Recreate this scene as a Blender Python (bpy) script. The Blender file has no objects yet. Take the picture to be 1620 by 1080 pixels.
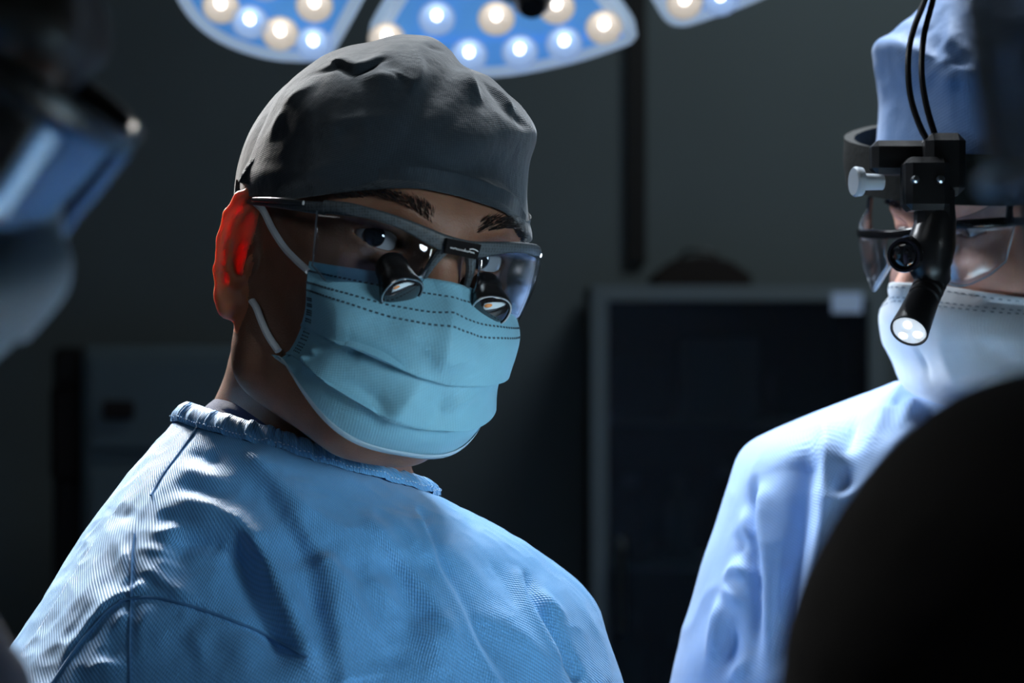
import bpy, math, random
import numpy as np
from mathutils import Vector, Matrix
from mathutils.bvhtree import BVHTree

# ------------------------------------------------------------------ camera
scene = bpy.context.scene
COL = scene.collection
CAM = np.array([0.0, 0.0, 1.45])
FPX = 85.0 / 36.0 * 1620.0
cam_d = bpy.data.cameras.new('camera')
cam_d.lens = 85.0
cam_d.sensor_width = 36.0
cam_d.clip_start = 0.05
cam_d.dof.use_dof = True
cam_d.dof.focus_distance = 1.43
cam_d.dof.aperture_fstop = 7.1
cam = bpy.data.objects.new('camera', cam_d)
cam.location = CAM
cam.rotation_euler = (math.pi / 2, 0, 0)
COL.objects.link(cam)
scene.camera = cam

# ------------------------------------------------------------------ world, lights, exposure
scene.view_settings.view_transform = 'Standard'
scene.view_settings.look = 'None'
scene.view_settings.gamma = 1.0
scene.view_settings.use_curve_mapping = False
scene.view_settings.exposure = 0.0
w = bpy.data.worlds.new('room_ambient')
scene.world = w
w.use_nodes = True
w.node_tree.nodes['Background'].inputs[0].default_value = (0.30, 0.42, 0.50, 1)
w.node_tree.nodes['Background'].inputs[1].default_value = 0.035


def lamp(name, kind, loc, target, power, color, size=0.3, spot=60, blend=0.5):
    ld = bpy.data.lights.new(name, kind)
    ld.energy = power
    ld.color = color
    if kind == 'AREA':
        ld.shape = 'DISK'
        ld.size = size
    else:
        ld.shadow_soft_size = size
    if kind == 'SPOT':
        ld.spot_size = math.radians(spot)
        ld.spot_blend = blend
    lo = bpy.data.objects.new(name, ld)
    lo.location = loc
    d = Vector(target) - Vector(loc)
    lo.rotation_euler = d.to_track_quat('-Z', 'Y').to_euler()
    COL.objects.link(lo)
    return lo


# out-of-frame surgical lamp heads, then an added drape bounce spot and two fills
lamp('surgical_light_rear', 'SPOT', (-0.80, 2.62, 2.20), (-0.30, 1.44, 1.40), 800, (1.0, 0.97, 0.93), 0.26, 17, 0.7)
lamp('surgical_light_overhead', 'SPOT', (0.10, 2.45, 2.95), (0.16, 1.62, 1.25), 320, (0.86, 0.93, 1.0), 0.22, 42, 0.7)
lamp('surgical_light_front', 'SPOT', (0.82, 0.50, 1.50), (-0.08, 1.42, 1.38), 58, (0.80, 0.93, 1.0), 0.22, 23, 0.7)
lamp('surgical_light_side', 'SPOT', (-0.75, 2.10, 2.10), (0.33, 1.66, 1.34), 120, (0.86, 0.93, 1.0), 0.16, 20, 0.6)
lamp('drape_bounce_spot', 'SPOT', (0.45, 1.12, 2.95), (0.36, 1.06, 0.92), 950, (0.80, 0.93, 1.0), 0.15, 24, 0.5)  # unseen spot, added so the drape bounces fill light upward
lamp('left_fill_area', 'AREA', (-1.5, 0.2, 3.1), (-0.2, 1.45, 1.4), 4.5, (0.90, 0.95, 1.0), 1.2)  # unseen soft fill, added to lift the dark near side of the face
lamp('back_wall_fill', 'AREA', (0.9, 3.3, 2.9), (1.0, 4.6, 1.7), 6.5, (0.80, 0.94, 1.0), 0.8)  # unseen fill, added to brighten the back wall


# ------------------------------------------------------------------ helpers
def P(px, py, d):
    """the point that stands d metres into the room behind photo position (px, py)"""
    return np.array([(px - 810.0) * d / FPX, d, CAM[2] - (py - 540.0) * d / FPX])


def ray(px, py):
    v = np.array([(px - 810.0) / FPX, 1.0, -(py - 540.0) / FPX])
    return v / np.linalg.norm(v)


def nrm(v):
    v = np.asarray(v, float)
    return v / (np.linalg.norm(v, axis=-1, keepdims=True) + 1e-12)


def crom(pts, n, closed=False):
    """Catmull-Rom through pts, n samples"""
    p = np.asarray(pts, float)
    m = len(p)
    if closed:
        t = np.linspace(0, m, n, endpoint=False)
        g = lambda i: p[i % m]
    else:
        t = np.linspace(0, m - 1, n)
        ext = np.vstack([2 * p[0] - p[1], p, 2 * p[-1] - p[-2]])
        g = lambda i: ext[np.clip(i + 1, 0, m + 1)]
    i = np.floor(t).astype(int)
    if not closed:
        i = np.minimum(i, m - 2)
    f = (t - i)[:, None]
    p0, p1, p2, p3 = g(i - 1), g(i), g(i + 1), g(i + 2)
    return 0.5 * ((2 * p1) + (-p0 + p2) * f + (2 * p0 - 5 * p1 + 4 * p2 - p3) * f**2 + (-p0 + 3 * p1 - 3 * p2 + p3) * f**3)


def mesh(name, V, F, smooth=True, uv=None):
    me = bpy.data.meshes.new(name)
    V = np.asarray(V, np.float64)
    if isinstance(F, np.ndarray):
        k = F.shape[1]
        me.vertices.add(len(V))
        me.vertices.foreach_set('co', V.ravel())
        me.loops.add(F.size)
        me.loops.foreach_set('vertex_index', F.ravel().astype(np.int32))
        me.polygons.add(len(F))
        me.polygons.foreach_set('loop_start', np.arange(0, F.size, k, dtype=np.int32))
        me.update(calc_edges=True)
    else:
        me.from_pydata([tuple(v) for v in V], [], [tuple(f) for f in F])
    me.validate()
    if uv is not None:
        ul = me.uv_layers.new(name='UVMap')
        li = np.empty(len(me.loops), np.int32)
        me.loops.foreach_get('vertex_index', li)
        ul.data.foreach_set('uv', np.asarray(uv, np.float32)[li].ravel())
    if smooth:
        me.polygons.foreach_set('use_smooth', np.ones(len(me.polygons), bool))
    me.update()
    return me


BASE = {}


def root(name, loc, label, cat, group=None):
    o = bpy.data.objects.new(name, None)
    o.empty_display_size = 0.1
    o.location = loc
    o['label'] = label
    o['category'] = cat
    if group:
        o['group'] = group
    COL.objects.link(o)
    BASE[o.name] = np.array(loc, float)
    return o


def part(name, V, F, mat, parent=None, smooth=True, uv=None, label=None, sharp=None):
    """one mesh object from world-space vertices, as a child of parent"""
    b = BASE[parent.name] if parent is not None else np.zeros(3)
    me = mesh(name, np.asarray(V, float) - b, F, smooth, uv)
    me.materials.append(mat)
    if sharp is not None:
        me.set_sharp_from_angle(angle=math.radians(sharp))
    o = bpy.data.objects.new(name, me)
    COL.objects.link(o)
    if parent is not None:
        o.parent = parent
    BASE[o.name] = b
    if label:
        o['label'] = label
    return o


def struct(o, label=None):
    o['kind'] = 'structure'
    if label:
        o['label'] = label
    return o


def tag(o, label, cat, group=None):
    o['label'] = label
    o['category'] = cat
    if group:
        o['group'] = group
    return o


class MB:
    """collects simple shapes into one mesh"""
    def __init__(s):
        s.v, s.f = [], []

    def add(s, V, F):
        o = len(s.v)
        s.v += [tuple(map(float, q)) for q in V]
        s.f += [tuple(int(i) + o for i in f) for f in F]
        return s

    def box(s, c, size, R=None, bev=0.0):
        c = np.array(c, float)
        h = np.array(size, float) / 2
        R = np.eye(3) if R is None else np.array(R)
        if bev <= 0:
            q = np.array([[x, y, z] for x in (-1, 1) for y in (-1, 1) for z in (-1, 1)]) * h
            F = [(0, 1, 3, 2), (4, 6, 7, 5), (0, 4, 5, 1), (2, 3, 7, 6), (0, 2, 6, 4), (1, 5, 7, 3)]
            return s.add(c + q @ R.T, F)
        V, idx = [], {}
        for x in (-1, 1):
            for y in (-1, 1):
                for z in (-1, 1):
                    for a in range(3):
                        e = np.array([x, y, z]) * (h - bev)
                        e[a] = (x, y, z)[a] * h[a]
                        idx[(x, y, z, a)] = len(V)
                        V.append(e)
        F = []
        for a in range(3):
            b_, c_ = (a + 1) % 3, (a + 2) % 3
            for sg in (-1, 1):
                q = []
                for u, v in ((-1, -1), (1, -1), (1, 1), (-1, 1)):
                    k = [0, 0, 0]
                    k[a], k[b_], k[c_] = sg, u, v
                    q.append(idx[tuple(k) + (a,)])
                F.append(q if sg > 0 else q[::-1])
        for a in range(3):
            b_, c_ = (a + 1) % 3, (a + 2) % 3
            for u in (-1, 1):
                for v in (-1, 1):
                    k0, k1 = [0, 0, 0], [0, 0, 0]
                    k0[a], k1[a] = -1, 1
                    k0[b_] = k1[b_] = u
                    k0[c_] = k1[c_] = v
                    q = [idx[tuple(k0) + (b_,)], idx[tuple(k1) + (b_,)], idx[tuple(k1) + (c_,)], idx[tuple(k0) + (c_,)]]
                    F.append(q if u * v < 0 else q[::-1])
        for x in (-1, 1):
            for y in (-1, 1):
                for z in (-1, 1):
                    q = [idx[(x, y, z, a)] for a in range(3)]
                    F.append(q if x * y * z > 0 else q[::-1])
        return s.add(c + np.array(V) @ R.T, F)

    def lathe(s, prof, o, axis, up=(0, 0, 1), n=32, sq=2.0, cap0=True, cap1=True):
        """prof: list of (distance along axis, radius); sq > 2 gives a rounded-square section"""
        o = np.array(o, float)
        a = nrm(axis)
        e1 = nrm(np.cross(up, a)) if abs(np.dot(nrm(up), a)) < 0.98 else nrm(np.cross((1, 0, 0), a))
        e2 = np.cross(a, e1)
        t = np.linspace(0, 2 * math.pi, n, endpoint=False)
        c_, s_ = np.cos(t), np.sin(t)
        k = (np.abs(c_)**sq + np.abs(s_)**sq)**(-1.0 / sq)
        ringd = (c_ * k)[:, None] * e1 + (s_ * k)[:, None] * e2
        V, F = [], []
        for (z, r) in prof:
            V += list(o + a * z + ringd * r)
        m = len(prof)
        for j in range(m - 1):
            for i in range(n):
                i2 = (i + 1) % n
                F.append((j * n + i, j * n + i2, (j + 1) * n + i2, (j + 1) * n + i))
        if cap0:
            F.append(tuple(range(n))[::-1])
        if cap1:
            F.append(tuple((m - 1) * n + i for i in range(n)))
        return s.add(V, F)

    def tube(s, pts, r, n=12, samples=None, flat=1.0, up=(0, 0, 1)):
        p = np.asarray(pts, float)
        if samples:
            p = crom(p, samples)
        r = np.broadcast_to(np.asarray(r, float), (len(p),)) if np.ndim(r) == 0 else np.interp(np.linspace(0, 1, len(p)), np.linspace(0, 1, len(r)), r)
        t = nrm(np.gradient(p, axis=0))
        a = np.array(up, float)
        V, F = [], []
        for i in range(len(p)):
            e1 = np.cross(t[i], a)
            if np.linalg.norm(e1) < 1e-3:
                e1 = np.cross(t[i], (0.3, 1, 0.2))
            e1 = nrm(e1)
            e2 = np.cross(e1, t[i])
            a = e2 if flat == 1.0 else a
            for k in range(n):
                g = 2 * math.pi * k / n
                V.append(p[i] + r[i] * (math.cos(g) * e1 * flat + math.sin(g) * e2))
        for i in range(len(p) - 1):
            for k in range(n):
                k2 = (k + 1) % n
                F.append((i * n + k, i * n + k2, (i + 1) * n + k2, (i + 1) * n + k))
        F.append(tuple(range(n))[::-1])
        F.append(tuple((len(p) - 1) * n + k for k in range(n)))
        return s.add(V, F)

    def prism(s, poly, o, ex, ey, depth, bev=0.0):
        """polygon (list of 2D) in the plane o + x*ex + y*ey, pushed depth along ex x ey"""
        ex, ey = np.array(ex, float), np.array(ey, float)
        nz = np.cross(ex, ey)
        nz = nz / np.linalg.norm(nz)
        q = np.array(poly, float)
        n = len(q)
        rings = [(q, 0.0), (q, depth)]
        if bev > 0:
            c = q.mean(0)
            qi = q + (c - q) / np.linalg.norm(c - q, axis=1, keepdims=True) * bev
            rings = [(qi, 0.0), (q, bev), (q, depth - bev), (qi, depth)]
        V, F = [], []
        for (rr, dz) in rings:
            V += [np.array(o) + a * ex + b * ey + nz * dz for a, b in rr]
        for j in range(len(rings) - 1):
            for i in range(n):
                i2 = (i + 1) % n
                F.append((j * n + i, j * n + i2, (j + 1) * n + i2, (j + 1) * n + i))
        F.append(tuple(range(n))[::-1])
        F.append(tuple((len(rings) - 1) * n + i for i in range(n)))
        return s.add(V, F)

    def sphere(s, c, r, nu=20, nv=12, R=None):
        r = np.broadcast_to(np.asarray(r, float), (3,))
        R = np.eye(3) if R is None else R
        V = [np.array([0, 0, 1.0])]
        for j in range(1, nv):
            th = math.pi * j / nv
            for i in range(nu):
                ph = 2 * math.pi * i / nu
                V.append(np.array([math.sin(th) * math.cos(ph), math.sin(th) * math.sin(ph), math.cos(th)]))
        V.append(np.array([0, 0, -1.0]))
        F = []
        for i in range(nu):
            F.append((0, 1 + i, 1 + (i + 1) % nu))
            for j in range(nv - 2):
                a = 1 + j * nu
                F.append((a + i, a + nu + i, a + nu + (i + 1) % nu, a + (i + 1) % nu))
            F.append((len(V) - 1, 1 + (nv - 2) * nu + (i + 1) % nu, 1 + (nv - 2) * nu + i))
        return s.add(np.array(c) + (np.array(V) * r) @ np.array(R).T, F)

    def build(s, name, mat, parent=None, smooth=True, label=None, sharp=35):
        return part(name, np.array(s.v), s.f, mat, parent, smooth, None, label, sharp if smooth else None)


def grid_faces(nu, nv, wrap_u=False):
    i = np.arange(nu if wrap_u else nu - 1)
    j = np.arange(nv - 1)
    I, J = np.meshgrid(i, j, indexing='ij')
    I2 = (I + 1) % nu
    return np.stack([I * nv + J, I2 * nv + J, I2 * nv + J + 1, I * nv + J + 1], -1).reshape(-1, 4)


def vnormals(V, F):
    n = np.cross(V[F[:, 2]] - V[F[:, 0]], V[F[:, 3]] - V[F[:, 1]])
    N = np.zeros_like(V)
    for k in range(4):
        np.add.at(N, F[:, k], n)
    return nrm(N)


def bvh(V, F):
    return BVHTree.FromPolygons([tuple(v) for v in V], [tuple(int(i) for i in f) for f in F])


def hit(tree, px, py):
    r = tree.ray_cast(Vector(CAM), Vector(ray(px, py)))
    return (np.array(r[0]), np.array(r[1])) if r[0] is not None else (None, None)


def vnoise(Pq, seed=0):
    """smooth value noise in [-1, 1] for points (n,3)"""
    def hsh(i):
        n = (i[:, 0] * 374761393 + i[:, 1] * 668265263 + i[:, 2] * 2147483647 + seed * 974711) & 0xffffffff
        n = ((n ^ (n >> 13)) * 1274126177) & 0xffffffff
        n = n ^ (n >> 16)
        return (n & 0xffff) / 32767.5 - 1
    i = np.floor(Pq).astype(np.int64)
    f = Pq - i
    f = f * f * (3 - 2 * f)
    out = 0
    for dx in (0, 1):
        for dy in (0, 1):
            for dz in (0, 1):
                wgt = (f[:, 0] if dx else 1 - f[:, 0]) * (f[:, 1] if dy else 1 - f[:, 1]) * (f[:, 2] if dz else 1 - f[:, 2])
                out = out + wgt * hsh(i + np.array([dx, dy, dz]))
    return out


def folds(V, N, F, lines, smooth=3):
    """push cloth along its normals in ridges (h > 0) and valleys (h < 0) that follow lines on its surface.
    line: (photo polyline, height, width left of the line, width right of it)"""
    tree = bvh(V, F)
    D = np.zeros(len(V))
    for ln in lines:
        pts, h, w1, w2 = ln[:4]
        taper = max(ln[4], 0.14) if len(ln) > 4 else 0.45
        q = crom(pts, 10 * len(pts)) if len(pts) > 2 else np.array(pts[0]) + np.linspace(0, 1, 24)[:, None] * (np.array(pts[1]) - np.array(pts[0]))
        p3 = [hit(tree, *a)[0] for a in q]
        p3 = np.array([a for a in p3 if a is not None])
        if len(p3) < 3:
            continue
        m = 3.0 * max(w1, w2)
        sel = np.where(np.all((V > p3.min(0) - m) & (V < p3.max(0) + m), axis=1))[0]
        if not len(sel):
            continue
        best = np.full(len(sel), 1e9)
        bi = np.zeros(len(sel), int)
        for k in range(len(p3)):
            dd = np.sum((V[sel] - p3[k])**2, 1)
            u = dd < best
            best[u] = dd[u]
            bi[u] = k
        tg = nrm(np.gradient(p3, axis=0))
        dv = V[sel] - p3[bi]
        al = np.sum(dv * tg[bi], 1)
        perp = np.sqrt(np.maximum(best - al**2, 0))
        over = np.where((bi == 0) & (al < 0) | (bi == len(p3) - 1) & (al > 0), np.abs(al), 0)
        side = np.sum(np.cross(tg[bi], dv) * N[sel], 1)
        wd = np.where(side < 0, w1, w2)
        t = bi / (len(p3) - 1)
        env = np.clip(np.minimum(t, 1 - t) / max(taper, 1e-3), 0, 1)
        env = env * env * (3 - 2 * env) if taper > 0 else np.ones_like(t)
        e_ = 0.0010
        D[sel] += h * env * np.exp(-((np.sqrt(perp**2 + e_ * e_) - e_) / (0.85 * wd))**1.25) * np.exp(-(over / (0.5 * (w1 + w2)))**2)
    E = np.vstack([F[:, [0, 1]], F[:, [1, 2]]])
    for _ in range(smooth):
        S = np.zeros(len(V))
        C = np.zeros(len(V))
        np.add.at(S, E[:, 0], D[E[:, 1]])
        np.add.at(S, E[:, 1], D[E[:, 0]])
        np.add.at(C, E.ravel(), 1)
        D = 0.4 * D + 0.6 * S / np.maximum(C, 1)
    return V + N * D[:, None]


# ------------------------------------------------------------------ volumes and their skin (bodies)
class Vol:
    def __init__(s, lo, hi, h):
        s.lo, s.h = np.array(lo, float), h
        s.n = np.ceil((np.array(hi, float) - s.lo) / h).astype(int) + 1
        s.f = np.full(s.n, 0.05, np.float32)

    def sub(s, lo, hi):
        a = np.clip(np.floor((np.array(lo) - s.lo) / s.h).astype(int), 0, s.n)
        b = np.clip(np.ceil((np.array(hi) - s.lo) / s.h).astype(int) + 1, 0, s.n)
        sl = tuple(slice(int(i), int(j)) for i, j in zip(a, b))
        g = [(s.lo[k] + np.arange(a[k], b[k]) * s.h).astype(np.float32) for k in range(3)]
        return sl, g[0][:, None, None], g[1][None, :, None], g[2][None, None, :]

    def put(s, fn, lo, hi, k, cut=False):
        m = 0.03
        sl, x, y, z = s.sub(np.array(lo) - m, np.array(hi) + m)
        if min(s.f[sl].shape) == 0:
            return s
        b = fn(x, y, z)
        a = s.f[sl]
        if cut:
            b = -b
            hh = np.maximum(k - np.abs(a - b), 0) / k
            s.f[sl] = np.maximum(a, b) + hh * hh * k / 4
        else:
            hh = np.maximum(k - np.abs(a - b), 0) / k
            s.f[sl] = np.minimum(a, b) - hh * hh * k / 4
        return s

    def ell(s, c, r, k=0.015, cut=False, R=None):
        c, r = np.array(c, float), np.broadcast_to(np.asarray(r, float), (3,))
        Q = None if R is None else np.array(R, float)

        def fn(x, y, z):
            X, Y, Z = x - c[0], y - c[1], z - c[2]
            if Q is not None:
                X, Y, Z = (Q[0, j] * X + Q[1, j] * Y + Q[2, j] * Z for j in range(3))
            k0 = np.sqrt((X / r[0])**2 + (Y / r[1])**2 + (Z / r[2])**2)
            k1 = np.sqrt((X / r[0]**2)**2 + (Y / r[1]**2)**2 + (Z / r[2]**2)**2) + 1e-6
            return (k0 * (k0 - 1) / k1).astype(np.float32)
        m = float(max(r))
        return s.put(fn, c - m, c + m, k, cut)

    def cone(s, a, b, ra, rb, k=0.015, cut=False):
        a, b = np.array(a, float), np.array(b, float)
        d = b - a
        L = float(d @ d)

        def fn(x, y, z):
            t = np.clip(((x - a[0]) * d[0] + (y - a[1]) * d[1] + (z - a[2]) * d[2]) / L, 0, 1)
            return (np.sqrt((x - a[0] - t * d[0])**2 + (y - a[1] - t * d[1])**2 + (z - a[2] - t * d[2])**2) - (ra + (rb - ra) * t)).astype(np.float32)
        m = max(ra, rb)
        return s.put(fn, np.minimum(a, b) - m, np.maximum(a, b) + m, k, cut)

    def chain(s, pts, rs, k=0.006):
        for i in range(len(pts) - 1):
            s.cone(pts[i], pts[i + 1], rs[i], rs[i + 1], k)
        return s

    def value(s, Pq):
        """distance at points, trilinear"""
        q = (np.asarray(Pq, float) - s.lo) / s.h
        q = np.clip(q, 0, s.n - 1.001)
        i = np.floor(q).astype(int)
        f = q - i
        out = 0
        for dx in (0, 1):
            for dy in (0, 1):
                for dz in (0, 1):
                    wgt = (f[:, 0] if dx else 1 - f[:, 0]) * (f[:, 1] if dy else 1 - f[:, 1]) * (f[:, 2] if dz else 1 - f[:, 2])
                    out = out + wgt * s.f[i[:, 0] + dx, i[:, 1] + dy, i[:, 2] + dz]
        return out

    def skin(s):
        f = s.f.copy()
        for ax in range(3):   # close the surface at the box
            for e in (0, -1):
                sl = [slice(None)] * 3
                sl[ax] = e
                f[tuple(sl)] = np.maximum(f[tuple(sl)], s.h * 0.5)
        ins = f < 0
        nc = np.array(f.shape) - 1
        c8 = [(dx, dy, dz) for dx in (0, 1) for dy in (0, 1) for dz in (0, 1)]
        cnt = np.zeros(nc, np.int8)
        for dx, dy, dz in c8:
            cnt += ins[dx:dx + nc[0], dy:dy + nc[1], dz:dz + nc[2]]
        act = np.argwhere((cnt > 0) & (cnt < 8))
        idx = np.full(nc, -1, np.int64)
        idx[tuple(act.T)] = np.arange(len(act))
        acc = np.zeros((len(act), 3))
        num = np.zeros(len(act))
        for a in c8:
            for ax in range(3):
                if a[ax]:
                    continue
                b = list(a)
                b[ax] = 1
                fa = f[act[:, 0] + a[0], act[:, 1] + a[1], act[:, 2] + a[2]]
                fb = f[act[:, 0] + b[0], act[:, 1] + b[1], act[:, 2] + b[2]]
                x = (fa < 0) != (fb < 0)
                t = np.where(x, fa / np.where(x, fa - fb, 1), 0)
                p = np.tile(np.array(a, float), (len(act), 1))
                p[:, ax] += t
                acc[x] += p[x]
                num += x
        V = s.lo + (act + acc / num[:, None]) * s.h
        Fs = []
        for ax in range(3):
            u, v = (ax + 1) % 3, (ax + 2) % 3
            sa = [slice(1, -1)] * 3
            sb = [slice(1, -1)] * 3
            sa[ax] = slice(0, -1)
            sb[ax] = slice(1, None)
            A, B = ins[tuple(sa)], ins[tuple(sb)]
            e = np.argwhere(A != B)
            off = np.ones(3, int)
            off[ax] = 0
            e0 = e + off
            fl = A[tuple(e.T)]

            def cell(du, dv):
                q = e0.copy()
                q[:, u] -= du
                q[:, v] -= dv
                return idx[tuple(q.T)]
            q = np.stack([cell(1, 1), cell(0, 1), cell(0, 0), cell(1, 0)], -1)
            q[~fl] = q[~fl][:, ::-1]
            Fs.append(q)
        return V, np.vstack(Fs)


def relax(V, F, it=2, lam=0.5):
    E = np.vstack([F[:, [k, (k + 1) % 4]] for k in range(4)])
    for _ in range(it):
        S = np.zeros_like(V)
        C = np.zeros(len(V))
        np.add.at(S, E[:, 0], V[E[:, 1]])
        np.add.at(S, E[:, 1], V[E[:, 0]])
        np.add.at(C, E[:, 0], 1)
        np.add.at(C, E[:, 1], 1)
        V = V + lam * (S / C[:, None] - V)
    return V


# ------------------------------------------------------------------ materials
def mat(name, color, rough=0.6, metal=0.0, spec=0.5, coat=0.0, sheen=0.0, emit=None, estr=0.0, alpha=1.0, trans=0.0, ior=1.45,
        sss=0.0, sss_r=(1, 0.25, 0.12), sss_s=0.005, vary=0.0, vscale=20.0, bump=0.0, bscale=200.0):
    m = bpy.data.materials.new(name)
    m.use_nodes = True
    nt = m.node_tree
    b = nt.nodes['Principled BSDF']
    b.inputs['Base Color'].default_value = (*color, 1)
    b.inputs['Roughness'].default_value = rough
    b.inputs['Metallic'].default_value = metal
    b.inputs['Specular IOR Level'].default_value = spec
    b.inputs['Coat Weight'].default_value = coat
    b.inputs['Sheen Weight'].default_value = sheen
    b.inputs['Transmission Weight'].default_value = trans
    b.inputs['IOR'].default_value = ior
    b.inputs['Alpha'].default_value = alpha
    if emit:
        b.inputs['Emission Color'].default_value = (*emit, 1)
        b.inputs['Emission Strength'].default_value = estr
    if sss:
        b.inputs['Subsurface Weight'].default_value = sss
        b.inputs['Subsurface Radius'].default_value = sss_r
        b.inputs['Subsurface Scale'].default_value = sss_s
    tc = None
    if vary or bump:
        tc = nt.nodes.new('ShaderNodeTexCoord')
    if vary:
        n = nt.nodes.new('ShaderNodeTexNoise')
        n.inputs['Scale'].default_value = vscale
        n.inputs['Detail'].default_value = 6
        nt.links.new(tc.outputs['Object'], n.inputs['Vector'])
        mr = nt.nodes.new('ShaderNodeMapRange')
        mr.inputs['From Min'].default_value = 0.3
        mr.inputs['From Max'].default_value = 0.7
        mr.inputs['To Min'].default_value = 1 - vary
        mr.inputs['To Max'].default_value = 1 + vary
        nt.links.new(n.outputs['Fac'], mr.inputs['Value'])
        mx = nt.nodes.new('ShaderNodeVectorMath')
        mx.operation = 'SCALE'
        mx.inputs[0].default_value = color
        nt.links.new(mr.outputs[0], mx.inputs['Scale'])
        nt.links.new(mx.outputs[0], b.inputs['Base Color'])
    if bump:
        n = nt.nodes.new('ShaderNodeTexNoise')
        n.inputs['Scale'].default_value = bscale
        n.inputs['Detail'].default_value = 3
        nt.links.new(tc.outputs['Object'], n.inputs['Vector'])
        bp = nt.nodes.new('ShaderNodeBump')
        bp.inputs['Strength'].default_value = bump
        bp.inputs['Distance'].default_value = 0.001
        nt.links.new(n.outputs['Fac'], bp.inputs['Height'])
        nt.links.new(bp.outputs[0], b.inputs['Normal'])
    return m


def cloth(name, color, period=0.002, strength=0.5, rough=0.7, spec=0.3, sheen=0.15, dark=0.12, angle=35, crinkle=0.25, cscale=60, trans=0.0):
    """woven or bonded cloth: a fine diagonal dot weave over the UV map, plus small crinkles"""
    m = mat(name, color, rough=rough, spec=spec, sheen=sheen)
    nt = m.node_tree
    b = nt.nodes['Principled BSDF']
    uv = nt.nodes.new('ShaderNodeUVMap')
    mp = nt.nodes.new('ShaderNodeMapping')
    mp.inputs['Rotation'].default_value = (0, 0, math.radians(angle))
    nt.links.new(uv.outputs[0], mp.inputs['Vector'])
    sp = nt.nodes.new('ShaderNodeSeparateXYZ')
    nt.links.new(mp.outputs[0], sp.inputs[0])
    fr = 2 * math.pi / period

    def mth(op, a, bval=None):
        n = nt.nodes.new('ShaderNodeMath')
        n.operation = op
        for i, q in enumerate((a, bval)):
            if q is None:
                continue
            if isinstance(q, (int, float)):
                n.inputs[i].default_value = q
            else:
                nt.links.new(q, n.inputs[i])
        return n.outputs[0]
    sx = mth('SINE', mth('MULTIPLY', sp.outputs[0], fr))
    sy = mth('SINE', mth('MULTIPLY', sp.outputs[1], fr * 0.75))
    wv = mth('MULTIPLY', sx, sy)
    ns = nt.nodes.new('ShaderNodeTexNoise')
    ns.inputs['Scale'].default_value = cscale
    ns.inputs['Detail'].default_value = 5
    tc = nt.nodes.new('ShaderNodeTexCoord')
    nt.links.new(tc.outputs['Object'], ns.inputs['Vector'])
    f1 = mth('ADD', 1.0, mth('MULTIPLY', wv, dark))
    f2 = mth('ADD', 0.86, mth('MULTIPLY', ns.outputs['Fac'], 0.28))
    sc = nt.nodes.new('ShaderNodeVectorMath')
    sc.operation = 'SCALE'
    sc.inputs[0].default_value = color
    nt.links.new(mth('MULTIPLY', f1, f2), sc.inputs['Scale'])
    nt.links.new(sc.outputs[0], b.inputs['Base Color'])
    b1 = nt.nodes.new('ShaderNodeBump')
    b1.inputs['Strength'].default_value = crinkle
    b1.inputs['Distance'].default_value = 0.004
    nt.links.new(ns.outputs['Fac'], b1.inputs['Height'])
    b2 = nt.nodes.new('ShaderNodeBump')
    b2.inputs['Strength'].default_value = strength
    b2.inputs['Distance'].default_value = 0.0004
    nt.links.new(wv, b2.inputs['Height'])
    nt.links.new(b1.outputs[0], b2.inputs['Normal'])
    nt.links.new(b2.outputs[0], b.inputs['Normal'])
    if trans:
        tr = nt.nodes.new('ShaderNodeBsdfTranslucent')
        tr.inputs[0].default_value = (*color, 1)
        ms = nt.nodes.new('ShaderNodeMixShader')
        ms.inputs[0].default_value = trans
        out = nt.nodes['Material Output']
        nt.links.new(b.outputs[0], ms.inputs[1])
        nt.links.new(tr.outputs[0], ms.inputs[2])
        nt.links.new(ms.outputs[0], out.inputs[0])
    return m


def clear(name, tint=(0.9, 0.95, 1.0), refl=0.08, rough=0.03, haze=0.0, haze_col=(0.7, 0.8, 0.9)):
    """thin clear plastic: see-through with a Fresnel sheen and a little haze"""
    m = bpy.data.materials.new(name)
    m.use_nodes = True
    nt = m.node_tree
    nt.nodes.remove(nt.nodes['Principled BSDF'])
    out = nt.nodes['Material Output']
    tr = nt.nodes.new('ShaderNodeBsdfTransparent')
    tr.inputs[0].default_value = (*tint, 1)
    gl = nt.nodes.new('ShaderNodeBsdfGlossy')
    gl.inputs['Roughness'].default_value = rough
    lw = nt.nodes.new('ShaderNodeLayerWeight')
    lw.inputs[0].default_value = 0.25
    mr = nt.nodes.new('ShaderNodeMapRange')
    mr.inputs['To Min'].default_value = refl
    mr.inputs['To Max'].default_value = 0.75
    nt.links.new(lw.outputs['Fresnel'], mr.inputs['Value'])
    ms = nt.nodes.new('ShaderNodeMixShader')
    nt.links.new(mr.outputs[0], ms.inputs[0])
    nt.links.new(tr.outputs[0], ms.inputs[1])
    nt.links.new(gl.outputs[0], ms.inputs[2])
    last = ms
    if haze:
        df = nt.nodes.new('ShaderNodeBsdfDiffuse')
        df.inputs[0].default_value = (*haze_col, 1)
        m2 = nt.nodes.new('ShaderNodeMixShader')
        m2.inputs[0].default_value = haze
        nt.links.new(ms.outputs[0], m2.inputs[1])
        nt.links.new(df.outputs[0], m2.inputs[2])
        last = m2
    nt.links.new(last.outputs[0], out.inputs[0])
    return m


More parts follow.
